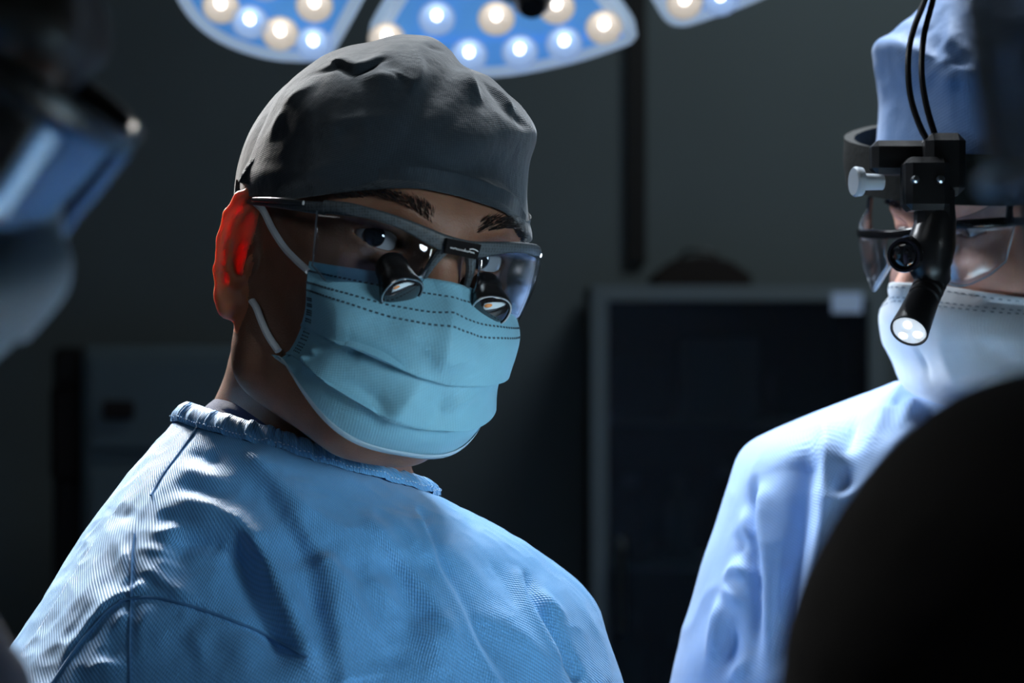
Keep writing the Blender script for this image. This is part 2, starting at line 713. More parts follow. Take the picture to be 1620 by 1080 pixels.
M = {}
M['skin_dark'] = mat('skin_dark', (0.20, 0.105, 0.07), rough=0.48, spec=0.45, sss=0.35, sss_r=(1, 0.12, 0.04), sss_s=0.010, vary=0.12, vscale=60, bump=0.35, bscale=900)
M['skin_light'] = mat('skin_light', (0.64, 0.35, 0.27), rough=0.5, spec=0.4, sss=0.25, sss_r=(1, 0.3, 0.15), sss_s=0.006, vary=0.1, vscale=60, bump=0.3, bscale=700)
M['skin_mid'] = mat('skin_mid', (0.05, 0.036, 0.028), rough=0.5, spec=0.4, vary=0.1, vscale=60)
M['skin_ear'] = mat('skin_ear', (0.45, 0.19, 0.11), rough=0.5, spec=0.4, sss=1.0, sss_r=(1, 0.30, 0.07), sss_s=0.0120, vary=0.1, vscale=60)
M['eye_white'] = mat('eye_white', (0.42, 0.41, 0.40), rough=0.12, spec=0.6, coat=0.5)
M['iris'] = mat('iris', (0.010, 0.012, 0.016), rough=0.05, spec=0.8, coat=1.0)
M['hair'] = mat('hair', (0.012, 0.011, 0.012), rough=0.5)
M['cap_dark'] = cloth('cap_charcoal_cotton', (0.013, 0.023, 0.033), period=0.0016, strength=0.25, rough=0.85, spec=0.2, sheen=0.42, dark=0.1, crinkle=0.35, cscale=70)
M['mask_cyan'] = cloth('mask_cyan', (0.19, 0.46, 0.61), period=0.0021, strength=0.2, rough=0.6, spec=0.35, dark=0.04, angle=20, crinkle=0.15, cscale=45, trans=0.12)
M['mask_edge'] = cloth('mask_white_edge', (0.42, 0.62, 0.72), period=0.0021, strength=0.25, rough=0.65, spec=0.3, dark=0.05)
M['mask_white'] = cloth('mask_white', (0.78, 0.84, 0.90), period=0.0024, strength=0.15, rough=0.7, spec=0.3, dark=0.03, crinkle=0.15, trans=0.1)
M['stitch'] = mat('weld_marks', (0.035, 0.07, 0.10), rough=0.7)
M['stitch_soft'] = mat('weld_marks_soft', (0.25, 0.32, 0.40), rough=0.7)
M['loop'] = mat('ear_loop', (0.62, 0.68, 0.74), rough=0.8, bump=0.4, bscale=900)
M['gown_blue'] = cloth('gown_blue', (0.090, 0.315, 0.63), period=0.0024, strength=0.55, rough=0.55, spec=0.4, sheen=0.25, dark=0.16, angle=28, crinkle=0.30, cscale=42)
M['gown_pale'] = cloth('gown_pale_blue', (0.31, 0.49, 0.82), period=0.0022, strength=0.3, rough=0.6, spec=0.35, sheen=0.2, dark=0.08, crinkle=0.2, cscale=35)
M['gown_seam'] = mat('gown_seam', (0.05, 0.17, 0.36), rough=0.7)
M['gown_thread'] = mat('gown_thread', (0.42, 0.62, 0.82), rough=0.7)
M['navy'] = cloth('navy_cotton', (0.018, 0.026, 0.07), period=0.0015, strength=0.3, rough=0.85, spec=0.2, sheen=0.2, dark=0.1)
M['black_cloth'] = cloth('black_cloth', (0.010, 0.010, 0.011), period=0.0015, strength=0.2, rough=0.9, spec=0.1, sheen=0.0)
M['frame_black'] = mat('frame_carbon', (0.030, 0.036, 0.042), rough=0.5, spec=0.5)
M['black_plastic'] = mat('black_plastic', (0.009, 0.009, 0.010), rough=0.32, spec=0.5, bump=0.1, bscale=500)
M['black_gloss'] = mat('black_gloss', (0.007, 0.007, 0.008), rough=0.14, spec=0.6)
M['steel'] = mat('brushed_steel', (0.52, 0.55, 0.58), rough=0.28, metal=1.0)
M['lens_clear'] = clear('clear_lens', refl=0.05)
M['lens_left'] = clear('clear_lens_sheen', refl=0.14, rough=0.12)
M['scope_glass'] = mat('coated_glass', (0.012, 0.012, 0.014), rough=0.04, spec=1.0, coat=1.0)
M['shoe'] = mat('shoe_rubber', (0.05, 0.05, 0.06), rough=0.6)


def carbon(m, scale=620):
    nt = m.node_tree
    b = nt.nodes['Principled BSDF']
    tc = nt.nodes.new('ShaderNodeTexCoord')
    ch = nt.nodes.new('ShaderNodeTexVoronoi')
    ch.inputs['Scale'].default_value = scale
    ch.inputs['Randomness'].default_value = 0.25
    nt.links.new(tc.outputs['Object'], ch.inputs['Vector'])
    mr = nt.nodes.new('ShaderNodeMapRange')
    mr.inputs['From Max'].default_value = 0.6
    mr.inputs['To Min'].default_value = 0.35
    mr.inputs['To Max'].default_value = 2.1
    nt.links.new(ch.outputs['Distance'], mr.inputs['Value'])
    sc = nt.nodes.new('ShaderNodeVectorMath')
    sc.operation = 'SCALE'
    sc.inputs[0].default_value = (0.026, 0.034, 0.040)
    nt.links.new(mr.outputs[0], sc.inputs['Scale'])
    nt.links.new(sc.outputs[0], b.inputs['Base Color'])


carbon(M['frame_black'])
# ------------------------------------------------------------------ the operating room
M['wall'] = mat('wall_paint', (0.155, 0.185, 0.19), rough=0.75, vary=0.06, vscale=2.5, bump=0.05, bscale=60)
M['floor'] = mat('floor_vinyl', (0.10, 0.12, 0.13), rough=0.35, vary=0.1, vscale=6)
M['ceiling'] = mat('ceiling_paint', (0.20, 0.22, 0.23), rough=0.8)
M['channel'] = mat('dark_channel', (0.012, 0.010, 0.009), rough=0.6)
M['cab_frame'] = mat('cabinet_frame', (0.22, 0.26, 0.27), rough=0.4)
M['cab_body'] = mat('cabinet_body', (0.030, 0.034, 0.034), rough=0.6)
M['cab_glass'] = clear('cabinet_glass', tint=(0.55, 0.60, 0.62), refl=0.02, rough=0.4)
M['paper'] = mat('paper_label_glow', (0.55, 0.70, 0.95), rough=0.6, emit=(0.5, 0.68, 1.0), estr=0.10)  # paper given a faint glow to read as brightly lit
M['jar_a'] = mat('dim_plastic', (0.16, 0.19, 0.20), rough=0.4)
M['jar_b'] = mat('dim_brown_glass', (0.06, 0.035, 0.025), rough=0.2)
M['dark_case'] = mat('dark_case', (0.022, 0.014, 0.011), rough=0.7)
M['trolley'] = mat('trolley_enamel', (0.16, 0.21, 0.225), rough=0.45, vary=0.05, vscale=4)

RX, RY0, RY1, RZ = 3.2, -2.2, 4.6, 3.2


def slab(name, c, s, m):
    return struct(MB().box(c, s).build(name, m, None, smooth=False))


slab('floor', (0, (RY0 + RY1) / 2, -0.05), (2 * RX + 0.4, RY1 - RY0 + 0.4, 0.1), M['floor'])
slab('ceiling', (0, (RY0 + RY1) / 2, RZ + 0.05), (2 * RX + 0.4, RY1 - RY0 + 0.4, 0.1), M['ceiling'])
slab('wall_back', (0, RY1 + 0.05, RZ / 2), (2 * RX, 0.1, RZ), M['wall'])
slab('wall_left', (-RX - 0.05, (RY0 + RY1) / 2, RZ / 2), (0.1, RY1 - RY0, RZ), M['wall'])
slab('wall_right', (RX + 0.05, (RY0 + RY1) / 2, RZ / 2), (0.1, RY1 - RY0, RZ), M['wall'])
slab('wall_front', (0, RY0 - 0.05, RZ / 2), (2 * RX, 0.1, RZ), M['wall'])
slab('baseboard_back', (0, RY1 - 0.008, 0.05), (2 * RX, 0.016, 0.1), M['channel'])
# dark vertical joint channel between two wall panels
ch = MB()
ch.box((0.236, RY1 - 0.012, (1.60 + RZ) / 2), (0.036, 0.024, RZ - 1.60))
struct(ch.build('trim_1', M['channel'], None, smooth=False), 'dark vertical joint strip between two back wall panels')

# glass-fronted cabinet against the back wall
CY = 4.14
cx0, cx1, cz1 = 0.136, 0.640, 1.545
cab = root('instrument_cabinet', ((cx0 + cx1) / 2, CY + 0.2, 0), 'tall glass-fronted instrument cabinet with a grey frame against the back wall', 'cabinet')
cw = cx1 - cx0
cc = (cx0 + cx1) / 2
b = MB()
b.box((cc, CY + 0.425, cz1 / 2), (cw, 0.015, cz1))
b.box((cx0 + 0.008, CY + 0.22, cz1 / 2), (0.016, 0.40, cz1))
b.box((cx1 - 0.008, CY + 0.22, cz1 / 2), (0.016, 0.40, cz1))
b.box((cc, CY + 0.22, cz1 - 0.008), (cw, 0.40, 0.016))
b.box((cc, CY + 0.22, 0.04), (cw, 0.40, 0.08))
b.build('body', M['cab_body'], cab, smooth=False)
f = MB()
f.box((cx0 + 0.014, CY + 0.008, cz1 / 2 + 0.03), (0.028, 0.02, cz1 - 0.06))
f.box((cx1 - 0.014, CY + 0.008, cz1 / 2 + 0.03), (0.028, 0.02, cz1 - 0.06))
f.box((cc, CY + 0.008, cz1 - 0.012), (cw, 0.021, 0.026))
f.box((cc, CY + 0.008, 0.075), (cw, 0.021, 0.03))
door = f.build('door_frame', M['cab_frame'], cab, smooth=False)
MB().box((cc, CY + 0.012, cz1 / 2 + 0.03), (cw - 0.05, 0.004, cz1 - 0.10)).build('pane', M['cab_glass'], door, smooth=False)
h = MB()
h.tube([(cx0 + 0.05, CY - 0.002, 0.95), (cx0 + 0.05, CY - 0.03, 0.96), (cx0 + 0.05, CY - 0.03, 1.10), (cx0 + 0.05, CY - 0.002, 1.11)], 0.006, 8)
h.build('handle', M['steel'], door)
for z in (0.42, 0.74, 1.06, 1.31):
    MB().box((cc, CY + 0.22, z), (cw - 0.034, 0.36, 0.012)).build('shelf', M['cab_frame'], cab, smooth=False)
MB().box((cc + 0.185, CY - 0.005, 1.516), (0.052, 0.003, 0.034)).build('door_label', M['paper'], cab, smooth=False, label='small pale blue paper label')

rnd = random.Random(4)


def bottle(c, r, hh, m, nm, lab, cat, grp):
    e = root(nm, c, lab, cat, grp)
    mb = MB().lathe([(0, r * 0.94), (hh * 0.03, r), (hh * 0.62, r), (hh * 0.74, r * 0.78), (hh * 0.80, r * 0.42), (hh * 0.86, r * 0.40)], c, (0, 0, 1), n=20)
    mb.build('bottle_body', m, e)
    MB().lathe([(hh * 0.86, r * 0.48), (hh * 0.98, r * 0.48), (hh, r * 0.42)], c, (0, 0, 1), n=16).build('cap', M['jar_a'], e)
    return e


names = ['leftmost', 'second', 'third', 'fourth', 'rightmost']
for si, (z, hs, lvl) in enumerate([(1.066, 0.17, 'second'), (0.746, 0.22, 'third')]):
    for i in range(5):
        x = cx0 + 0.075 + i * 0.085
        bottle((x, CY + 0.12 + 0.05 * rnd.random(), z), 0.026 + 0.006 * rnd.random(), hs * (0.75 + 0.3 * rnd.random()),
               M['jar_a'] if (i + si) % 2 else M['jar_b'], 'bottle',
               f'dim {"pale plastic" if (i + si) % 2 else "brown glass"} bottle, {names[i]} on the {lvl} shelf down in the glass cabinet', 'bottle', 'bottles in the glass cabinet')
for i, (dx, ww, hh) in enumerate([(0.09, 0.10, 0.10), (0.23, 0.13, 0.14), (0.38, 0.11, 0.08)]):
    bx = MB().box((cx0 + dx, CY + 0.15, 1.316 + hh / 2), (ww, 0.14, hh), bev=0.004).build('carton', M['jar_a'] if i == 1 else M['cab_body'])
    tag(bx, f'{["low dark", "taller pale", "small dark"][i]} carton on the top shelf of the glass cabinet', 'box', 'cartons in the glass cabinet')

# rounded dark case lying on the cabinet
e = root('equipment_case', (0.335, CY + 0.20, cz1), 'dark rounded equipment case lying on top of the glass cabinet', 'case')
q = MB()
pr = [(-0.085, 0.0), (0.085, 0.0), (0.086, 0.02), (0.05, 0.045), (0.0, 0.056), (-0.05, 0.048), (-0.086, 0.02)]
q.prism(pr, (0.335, CY + 0.30, cz1 + 0.001), (1, 0, 0), (0, 0, 1), 0.20, 0.006)
q.build('shell', M['dark_case'], e)
MB().tube([(0.30, CY + 0.20, cz1 + 0.051), (0.315, CY + 0.20, cz1 + 0.066), (0.355, CY + 0.20, cz1 + 0.066), (0.37, CY + 0.20, cz1 + 0.052)], 0.004, 8, 12).build('carry_handle', M['black_plastic'], e)

# enamel trolley at the left of the back wall
TY = 3.9
t = root('supply_trolley', (-0.56, TY + 0.2, 0), 'grey-green enamel supply trolley by the back wall behind the blue-gowned surgeon', 'trolley')
sc_ = FPX / TY
tx0, tx1 = (128 - 810) / sc_, (420 - 810) / sc_
tz1 = 1.45 - (548 - 540) / sc_
tc_, tw = (tx0 + tx1) / 2, tx1 - tx0
MB().box((tc_, TY + 0.2, (tz1 + 0.12) / 2), (tw, 0.4, tz1 - 0.12), bev=0.01).build('body', M['trolley'], t)
for i, (za, zb) in enumerate([(1.27, 1.43), (1.05, 1.25), (0.72, 1.03), (0.40, 0.70), (0.16, 0.38)]):
    d = MB().box((tc_, TY - 0.006, (za + zb) / 2), (tw - 0.03, 0.018, zb - za - 0.012), bev=0.004).build('drawer', M['trolley'], t)
    MB().box((tc_ - 0.085, TY - 0.020, (za + zb) / 2 - 0.01), (0.05, 0.016, 0.03), bev=0.004).build('handle', M['dark_case'], d)
for sx in (-1, 1):
    for sy in (-1, 1):
        MB().lathe([(-0.014, 0.045), (-0.012, 0.058), (0.012, 0.058), (0.014, 0.045)], (tc_ + sx * (tw / 2 - 0.05), TY + 0.2 + sy * 0.14, 0.058), (1, 0, 0), n=18).build('wheel', M['shoe'], t)
p = root('equipment_stand', ((92 - 810) / sc_, TY + 0.12, 0), 'dark upright equipment stand left of the grey-green trolley', 'stand')
xx = (92 - 810) / sc_
MB().box((xx, TY + 0.12, 0.76), (0.054, 0.06, 1.36), bev=0.008).build('column', M['channel'], p)
MB().box((xx, TY + 0.12, 0.05), (0.06, 0.36, 0.05), bev=0.012).build('foot', M['channel'], p)
MB().box((xx, TY + 0.12, 1.30), (0.055, 0.10, 0.16), bev=0.01).build('control_box', M['dark_case'], p)

# ------------------------------------------------------------------ the surgical lamp head above
M['lamp_face'] = mat('lamp_blue_face', (0.10, 0.30, 0.62), rough=0.25, spec=0.5, emit=(0.06, 0.20, 0.46), estr=0.85)
M['lamp_rim'] = mat('lamp_rim', (0.55, 0.66, 0.78), rough=0.4, emit=(0.34, 0.45, 0.58), estr=0.5)  # housing shell glows faintly, in place of light falling on it
M['lamp_back'] = mat('lamp_housing', (0.08, 0.09, 0.10), rough=0.5)
M['led_dish'] = mat('led_dish', (0.22, 0.36, 0.60), rough=0.5, emit=(0.45, 0.62, 0.95), estr=0.35)
M['led_warm'] = mat('led_dish_warm', (0.45, 0.40, 0.36), rough=0.5, emit=(0.80, 0.72, 0.60), estr=0.38)
M['led'] = mat('led_core', (1, 1, 1), emit=(1.0, 0.97, 0.92), estr=4.0)
LC = P(835, -120, 2.35)
LN = nrm((0.02, -0.86, -0.50))
LX = nrm(np.cross((0, 0, 1), -LN) * -1)
if LX[0] < 0:
    LX = -LX
LY = np.cross(-LN, LX)
if LY[2] < 0:
    LY = -LY


def on_lamp(px, py):
    r = ray(px, py)
    t = np.dot(LC - CAM, LN) / np.dot(r, LN)
    p = CAM + r * t - LC
    return np.array([p @ LX, p @ LY])


def lamp_pt(a, off=0.0):
    return LC + a[0] * LX + a[1] * LY + LN * off


lampo = root('surgical_lamp', tuple(LC), 'lit surgical lamp head with blue petals of bright bulbs above the surgeon', 'lamp')
petals = [
    [(268, -20), (300, 34), (350, 72), (425, 97), (500, 101), (520, 95), (536, 74), (592, -30), (640, -130), (520, -190), (330, -160), (250, -80)],
    [(622, -6), (588, 52), (586, 68), (604, 86), (690, 116), (785, 125), (900, 105), (985, 78), (1003, 68), (1006, 50), (966, -6), (905, -75), (835, -95), (740, -90), (665, -70)],
    [(1018, -30), (1034, 6), (1054, 37), (1075, 45), (1110, 38), (1215, -2), (1310, -60), (1300, -170), (1180, -220), (1040, -150)],
]
leds = [
    [(350, 6), (396, 31), (444, 49), (496, 65), (498, 4), (420, -30), (340, -55), (560, -60), (480, -85), (400, -110)],
    [(691, 25), (612, 58), (742, 83), (785, 25), (822, 78), (880, 7), (892, 65), (955, 39), (740, -35), (825, -50), (670, 82)],
    [(1082, 0), (1139, -6), (1190, -40), (1090, -60), (1150, -90), (1230, -100)],
]


def ccw(q):
    q = np.array(q)
    a = np.sum(q[:, 0] * np.roll(q[:, 1], -1) - np.roll(q[:, 0], -1) * q[:, 1])
    return q if a > 0 else q[::-1]


for pi_, (pl, ld) in enumerate(zip(petals, leds)):
    q = ccw([on_lamp(*a) for a in pl])
    q = crom(q, 72, closed=True)
    c = q.mean(0)
    nrm2 = np.stack([np.gradient(q[:, 1]), -np.gradient(q[:, 0])], 1)
    nrm2 = nrm2 / np.linalg.norm(nrm2, axis=1, keepdims=True)
    qi = q - nrm2 * 0.014
    n = len(q)
    # housing (outer shell), pale rim, blue face plate
    rings = [(qi, 0.0), (q - nrm2 * 0.004, 0.004), (q, -0.006), (q, -0.035), (q - nrm2 * 0.02, -0.05)]
    V = [lamp_pt(a, o_) for rr, o_ in rings for a in rr]
    F = [(j * n + i, j * n + (i + 1) % n, (j + 1) * n + (i + 1) % n, (j + 1) * n + i) for j in range(4) for i in range(n)]
    F.append(tuple(4 * n + i for i in range(n)))
    hs = part('petal', np.array(V), F, M['lamp_rim'], lampo, sharp=40)
    fp = part('face_plate', np.array([lamp_pt(a, 0.0005) for a in qi] + [lamp_pt(a, -0.006) for a in qi]),
              [tuple(range(n))] + [(i, (i + 1) % n, n + (i + 1) % n, n + i) for i in range(n)] + [tuple(n + i for i in range(n))[::-1]], M['lamp_face'], hs, smooth=False)
    for li, a in enumerate(ld):
        uv_ = on_lamp(*a)
        o_ = lamp_pt(uv_, 0.001)
        wm = (li + pi_) % 2 == 0
        # reflector dish and its bulb
        MB().lathe([(0.006, 0.0185), (0.0065, 0.0165), (0.003, 0.011), (0.001, 0.006)], o_, LN, n=20, cap0=False).build('reflector', M['led_warm'] if wm else M['led_dish'], lampo)
        MB().lathe([(0.0, 0.0042), (0.010, 0.0046), (0.018, 0.0034), (0.022, 0.001)], o_ + LN * 0.001, nrm(LN + 0.6 * LY), n=14).build('bulb', M['led'], lampo)
hub = lamp_pt(on_lamp(838, -75), 0)
hb = MB()
hb.lathe([(-0.05, 0.05), (-0.01, 0.055), (0.012, 0.05), (0.02, 0.03)], hub + LN * 0.005, LN, n=28)
hb.build('hub', M['lamp_back'], lampo)
hp = lamp_pt(on_lamp(840, -62), 0.02)
MB().lathe([(0.0, 0.018), (0.015, 0.020), (0.05, 0.018), (0.058, 0.012)], hp, nrm((0.0, -0.45, -0.55)), n=20).build('handle', M['black_plastic'], lampo)
for k, a in enumerate([(420, -60), (800, -40), (1160, -100)]):
    pt = lamp_pt(on_lamp(*a), -0.05)
    MB().tube([hub - LN * 0.045, (hub + pt) / 2 - LN * 0.07, pt + LN * 0.0], 0.016, 10, 10).build('spoke', M['lamp_back'], lampo)
MB().tube([hub - LN * 0.04, hub - LN * 0.16 + np.array([0, 0, 0.1]), (0.45, 3.0, 2.6), (0.50, 3.05, RZ - 0.01)], 0.028, 12, 24).build('arm', M['lamp_back'], lampo)
# ------------------------------------------------------------------ people: the head
def head_axes(yaw, pitch, roll):
    """columns: the person's right, forward, up. yaw > 0 turns the face to the camera's right"""
    y, p, r = (math.radians(a) for a in (yaw, pitch, roll))
    f = np.array([math.sin(y) * math.cos(p), -math.cos(y) * math.cos(p), -math.sin(p)])
    rt = nrm(np.cross(f, (0, 0, 1)))
    up = np.cross(rt, f)
    rt2 = rt * math.cos(r) + up * math.sin(r)
    up2 = up * math.cos(r) - rt * math.sin(r)
    return np.stack([rt2, f, up2], 1)


EAR = dict(helix=[(1, 30), (4, 35.5), (10, 36), (17, 32), (22.5, 21), (24, 6), (22, -12), (17, -26), (11, -32), (4, -30)],
           hr=[2.6, 3.0, 3.0, 2.8, 2.4, 2.3, 2.5, 3.4, 5.0, 4.2],
           anti=[(10, 25), (15, 17), (16.3, 4), (14.5, -9), (9, -16), (4.5, -15)], ar=[1.6, 2.0, 2.2, 2.2, 2.4, 2.4])


def build_head(R, O, h, neck=(), detail=True):
    """volume in head coordinates (right, forward, up), origin between the ears"""
    lo, hi = (-0.135, -0.135, -0.175), (0.135, 0.142, 0.150)
    v = Vol(lo, hi, h)
    v.ell((0, -0.012, 0.048), (0.0755, 0.098, 0.084), 0.02)
    v.ell((0, 0.030, 0.004), (0.064, 0.064, 0.080), 0.03)
    v.ell((0, 0.030, -0.045), (0.056, 0.056, 0.050), 0.03)
    v.ell((0, 0.068, -0.076), (0.020, 0.016, 0.016), 0.03)
    for s in (-1, 1):
        v.chain([(s * 0.060, 0.002, -0.025), (s * 0.055, 0.018, -0.056), (s * 0.022, 0.064, -0.076)], [0.012, 0.013, 0.013], 0.03)
        v.ell((s * 0.046, 0.064, -0.004), (0.017, 0.018, 0.014), 0.025)
    v.chain([(-0.050, 0.064, 0.044), (-0.025, 0.084, 0.047), (0, 0.0865, 0.042), (0.025, 0.084, 0.047), (0.050, 0.064, 0.044)], [0.008, 0.0095, 0.008, 0.0095, 0.008], 0.02)
    for s in (-1, 1):
        v.ell((s * 0.034, 0.093, 0.026), (0.018, 0.014, 0.012), 0.014, cut=True)
    v.cone((0, 0.088, 0.030), (0, 0.112, -0.010), 0.0075, 0.0105, 0.014)
    for s in (-1, 1):
        v.ell((s * 0.0125, 0.098, -0.016), (0.0085, 0.011, 0.008), 0.008)
    v.ell((0, 0.088, -0.044), (0.024, 0.011, 0.007), 0.008)
    v.ell((0, 0.086, -0.055), (0.021, 0.011, 0.008), 0.008)
    for s in (-1, 1):      # lids around the eyeball, opened as an almond
        c = np.array([s * 0.034, 0.0735, 0.029])
        v.ell(c, 0.0150, 0.006)

        def slit(x, y, z, c=c, s=s):
            xx = (x - c[0]) / 0.0150
            zz = (z - c[2] + 0.0005 - 0.0010 * xx * s) / (0.0050 * np.sqrt(np.clip(1.15 - xx * xx, 0.02, 1)))
            return (np.maximum(np.sqrt(xx * xx + zz * zz) - 1.0, (c[1] - 0.002 - y) * 80) * 0.006).astype(np.float32)
        v.put(slit, c - 0.022, c + 0.022, 0.0014, cut=True)
    for (a, b, ra, rb, k) in neck:
        v.cone(a, b, ra, rb, k)
    if detail:
        for s in (1, -1):
            rt = np.array([s * 0.0715, 0.004, 0.0])
            e1 = nrm((s * 0.66, -0.75, -0.02))
            e2 = nrm((s * 0.75, 0.66, 0.0))
            up = np.array([0, -0.08, 1.0])
            q = lambda a, b_, o=0.0: rt + e1 * a * 1e-3 + up * b_ * 1e-3 + e2 * o * 1e-3
            Rm = np.stack([e1, e2, nrm(np.cross(e1, e2))], 1)
            v.ell(q(11, 3, -1.4), (0.0140, 0.0019, 0.033), 0.0025, R=Rm)
            v.ell(q(6, -4, -3.0), (0.0105, 0.0050, 0.016), 0.004, R=Rm)
            v.ell(q(8.0, -3.0, 2.4), (0.0072, 0.0062, 0.0130), 0.0025, cut=True, R=Rm)
            v.chain([q(a, b_, 2.2) for a, b_ in EAR['helix']], [a * 1e-3 for a in EAR['hr']], 0.003)
            v.chain([q(a, b_, 1.8) for a, b_ in EAR['anti']], [a * 1e-3 for a in EAR['ar']], 0.003)
            v.ell(q(1.2, -5, 1.5), (0.0040, 0.0042, 0.0065), 0.004, R=Rm)
            v.ell(q(9, -29, 0.5), (0.0085, 0.0032, 0.0085), 0.006, R=Rm)
    return v


class Head:
    def __init__(s, px, py, d, yaw, pitch, roll, h=0.0016, neck_px=(), detail=True):
        s.O = P(px, py, d)
        s.R = head_axes(yaw, pitch, roll)
        nk = []
        for (a, b, ra, rb, k) in neck_px:
            nk.append((s.loc(a) if len(a) == 4 else np.array(a), s.loc(b) if len(b) == 4 else np.array(b), ra, rb, k))
        s.vol = build_head(s.R, s.O, h, nk, detail)
        v, f = s.vol.skin()
        s.v = relax(v, f, 3, 0.45)
        s.F = f
        s.V = s.w(s.v)
        s.tree = bvh(s.V, s.F)

    def loc(s, a):
        """(px, py, depth, 0) or a world point, into head coordinates"""
        p = P(*a[:3]) if len(a) == 4 else np.asarray(a, float)
        return (p - s.O) @ s.R

    def w(s, p):
        return s.O + np.asarray(p, float) @ s.R.T

    def px(s, p):
        q = s.w(p) - CAM
        return (810 + q[..., 0] / q[..., 1] * FPX, 540 - q[..., 2] / q[..., 1] * FPX)

    def on(s, px, py, off=0.0):
        p, n = hit(s.tree, px, py)
        if p is None:
            return None
        return p + n * off


def inflate_dir(C, outline, D, d):
    """distance from C along unit directions d to a rounded solid whose outline (seen along y) is the closed photo curve"""
    q = crom(outline, 400, closed=True)
    dep = C[1]
    e = np.stack([(q[:, 0] - 810) * dep / FPX - C[0], CAM[2] - (q[:, 1] - 540) * dep / FPX - C[2]], 1)
    ang = np.arctan2(e[:, 1], e[:, 0])
    rad = np.hypot(e[:, 0], e[:, 1])
    o = np.argsort(ang)
    ang, rad = ang[o], rad[o]
    ang = np.concatenate([ang - 2 * math.pi, ang, ang + 2 * math.pi])
    rad = np.tile(rad, 3)
    al = np.arctan2(d[:, 2], d[:, 0])
    Rr = np.interp(al, ang, rad)
    rho = np.hypot(d[:, 0], d[:, 2])
    return 1.0 / np.sqrt((rho / Rr)**2 + (d[:, 1] / D)**2)


def make_cap(hd, C, outline, D, edge_px, edge_back, fold_lines, m, parent, name='cap', nu=300, nv=130, seed=1, rough_amp=0.0012, turn=0.012):
    """cloth cap: grid round the head's up axis from the lower edge to the crown"""
    C = np.asarray(C, float)
    up = hd.R[:, 2]
    e1, e2 = hd.R[:, 0], hd.R[:, 1]
    edge = []
    for (px, py) in edge_px:
        r = ray(px, py)
        ts = np.linspace(0.8, 1.25, 1200) * np.linalg.norm(C - CAM)
        pts = CAM + r[None] * ts[:, None]
        dv = pts - C
        L = np.linalg.norm(dv, axis=1)
        ok = L <= inflate_dir(C, outline, D, dv / L[:, None])
        k = np.argmax(ok) if ok.any() else np.argmin(L - inflate_dir(C, outline, D, dv / L[:, None]))
        dn = dv[k] / L[k]
        edge.append((math.atan2(dn @ e2, dn @ e1), math.asin(dn @ up)))
    for (az, el) in edge_back:
        edge.append((math.radians(az), math.radians(el)))
    edge.sort()
    az = np.array([a for a, _ in edge])
    el = np.array([b for _, b in edge])
    az = np.concatenate([az - 2 * math.pi, az, az + 2 * math.pi])
    el = np.tile(el, 3)
    ph = np.linspace(-math.pi, math.pi, nu, endpoint=False)
    e0 = np.interp(ph, az, el)
    for _ in range(14):
        e0 = (np.roll(e0, 1) + e0 + np.roll(e0, -1)) / 3
    t = np.linspace(0, 1, nv)
    EL = e0[:, None] + (math.pi / 2 - 1e-3 - e0[:, None]) * t[None]
    PH = np.repeat(ph[:, None], nv, 1)
    d = (np.cos(EL) * np.cos(PH))[..., None] * e1 + (np.cos(EL) * np.sin(PH))[..., None] * e2 + np.sin(EL)[..., None] * up
    d = d.reshape(-1, 3)
    r = inflate_dir(C, outline, D, d)
    V = C + d * r[:, None]
    # keep the cloth off the head
    for _ in range(3):
        q = (V - hd.O) @ hd.R
        sd = hd.vol.value(q)
        at_ear = (np.abs(q[:, 0]) > 0.070) & (q[:, 2] < 0.040)
        V = V + d * np.where(at_ear, 0, np.clip(0.0035 - sd, 0, 0.02))[:, None]
    F = grid_faces(nu, nv, True)
    N = vnormals(V, F)
    if np.mean(np.sum(N * d, 1)) < 0:
        F = F[:, ::-1].copy()
        N = -N
    V = folds(V, N, F, fold_lines, 1)
    N = vnormals(V, F)
    sc = 38.0
    nz = vnoise(V * sc, seed) + 0.5 * vnoise(V * sc * 2.1, seed + 1) + 0.35 * (1 - 2 * np.abs(vnoise(V * sc * 1.3, seed + 5)))
    V = V + N * (nz * rough_amp)[:, None]
    # hem turned in at the lower edge
    G = V.reshape(nu, nv, 3)
    dd = d.reshape(nu, nv, 3)
    hem1 = G[:, 0] - dd[:, 0] * 0.0035
    hem2 = hem1 + up * turn
    G = np.concatenate([hem2[:, None], hem1[:, None], G], 1)
    nv2 = nv + 2
    F = grid_faces(nu, nv2, True)[:, ::-1].copy()
    U = np.stack([np.repeat(ph[:, None], nv2, 1) * 0.085, np.repeat(np.linspace(0, 0.16, nv2)[None], nu, 0)], -1)
    cp = part(name, G.reshape(-1, 3), F, m, parent, uv=U.reshape(-1, 2))
    return cp, G[:, 2:], N.reshape(nu, nv, 3)


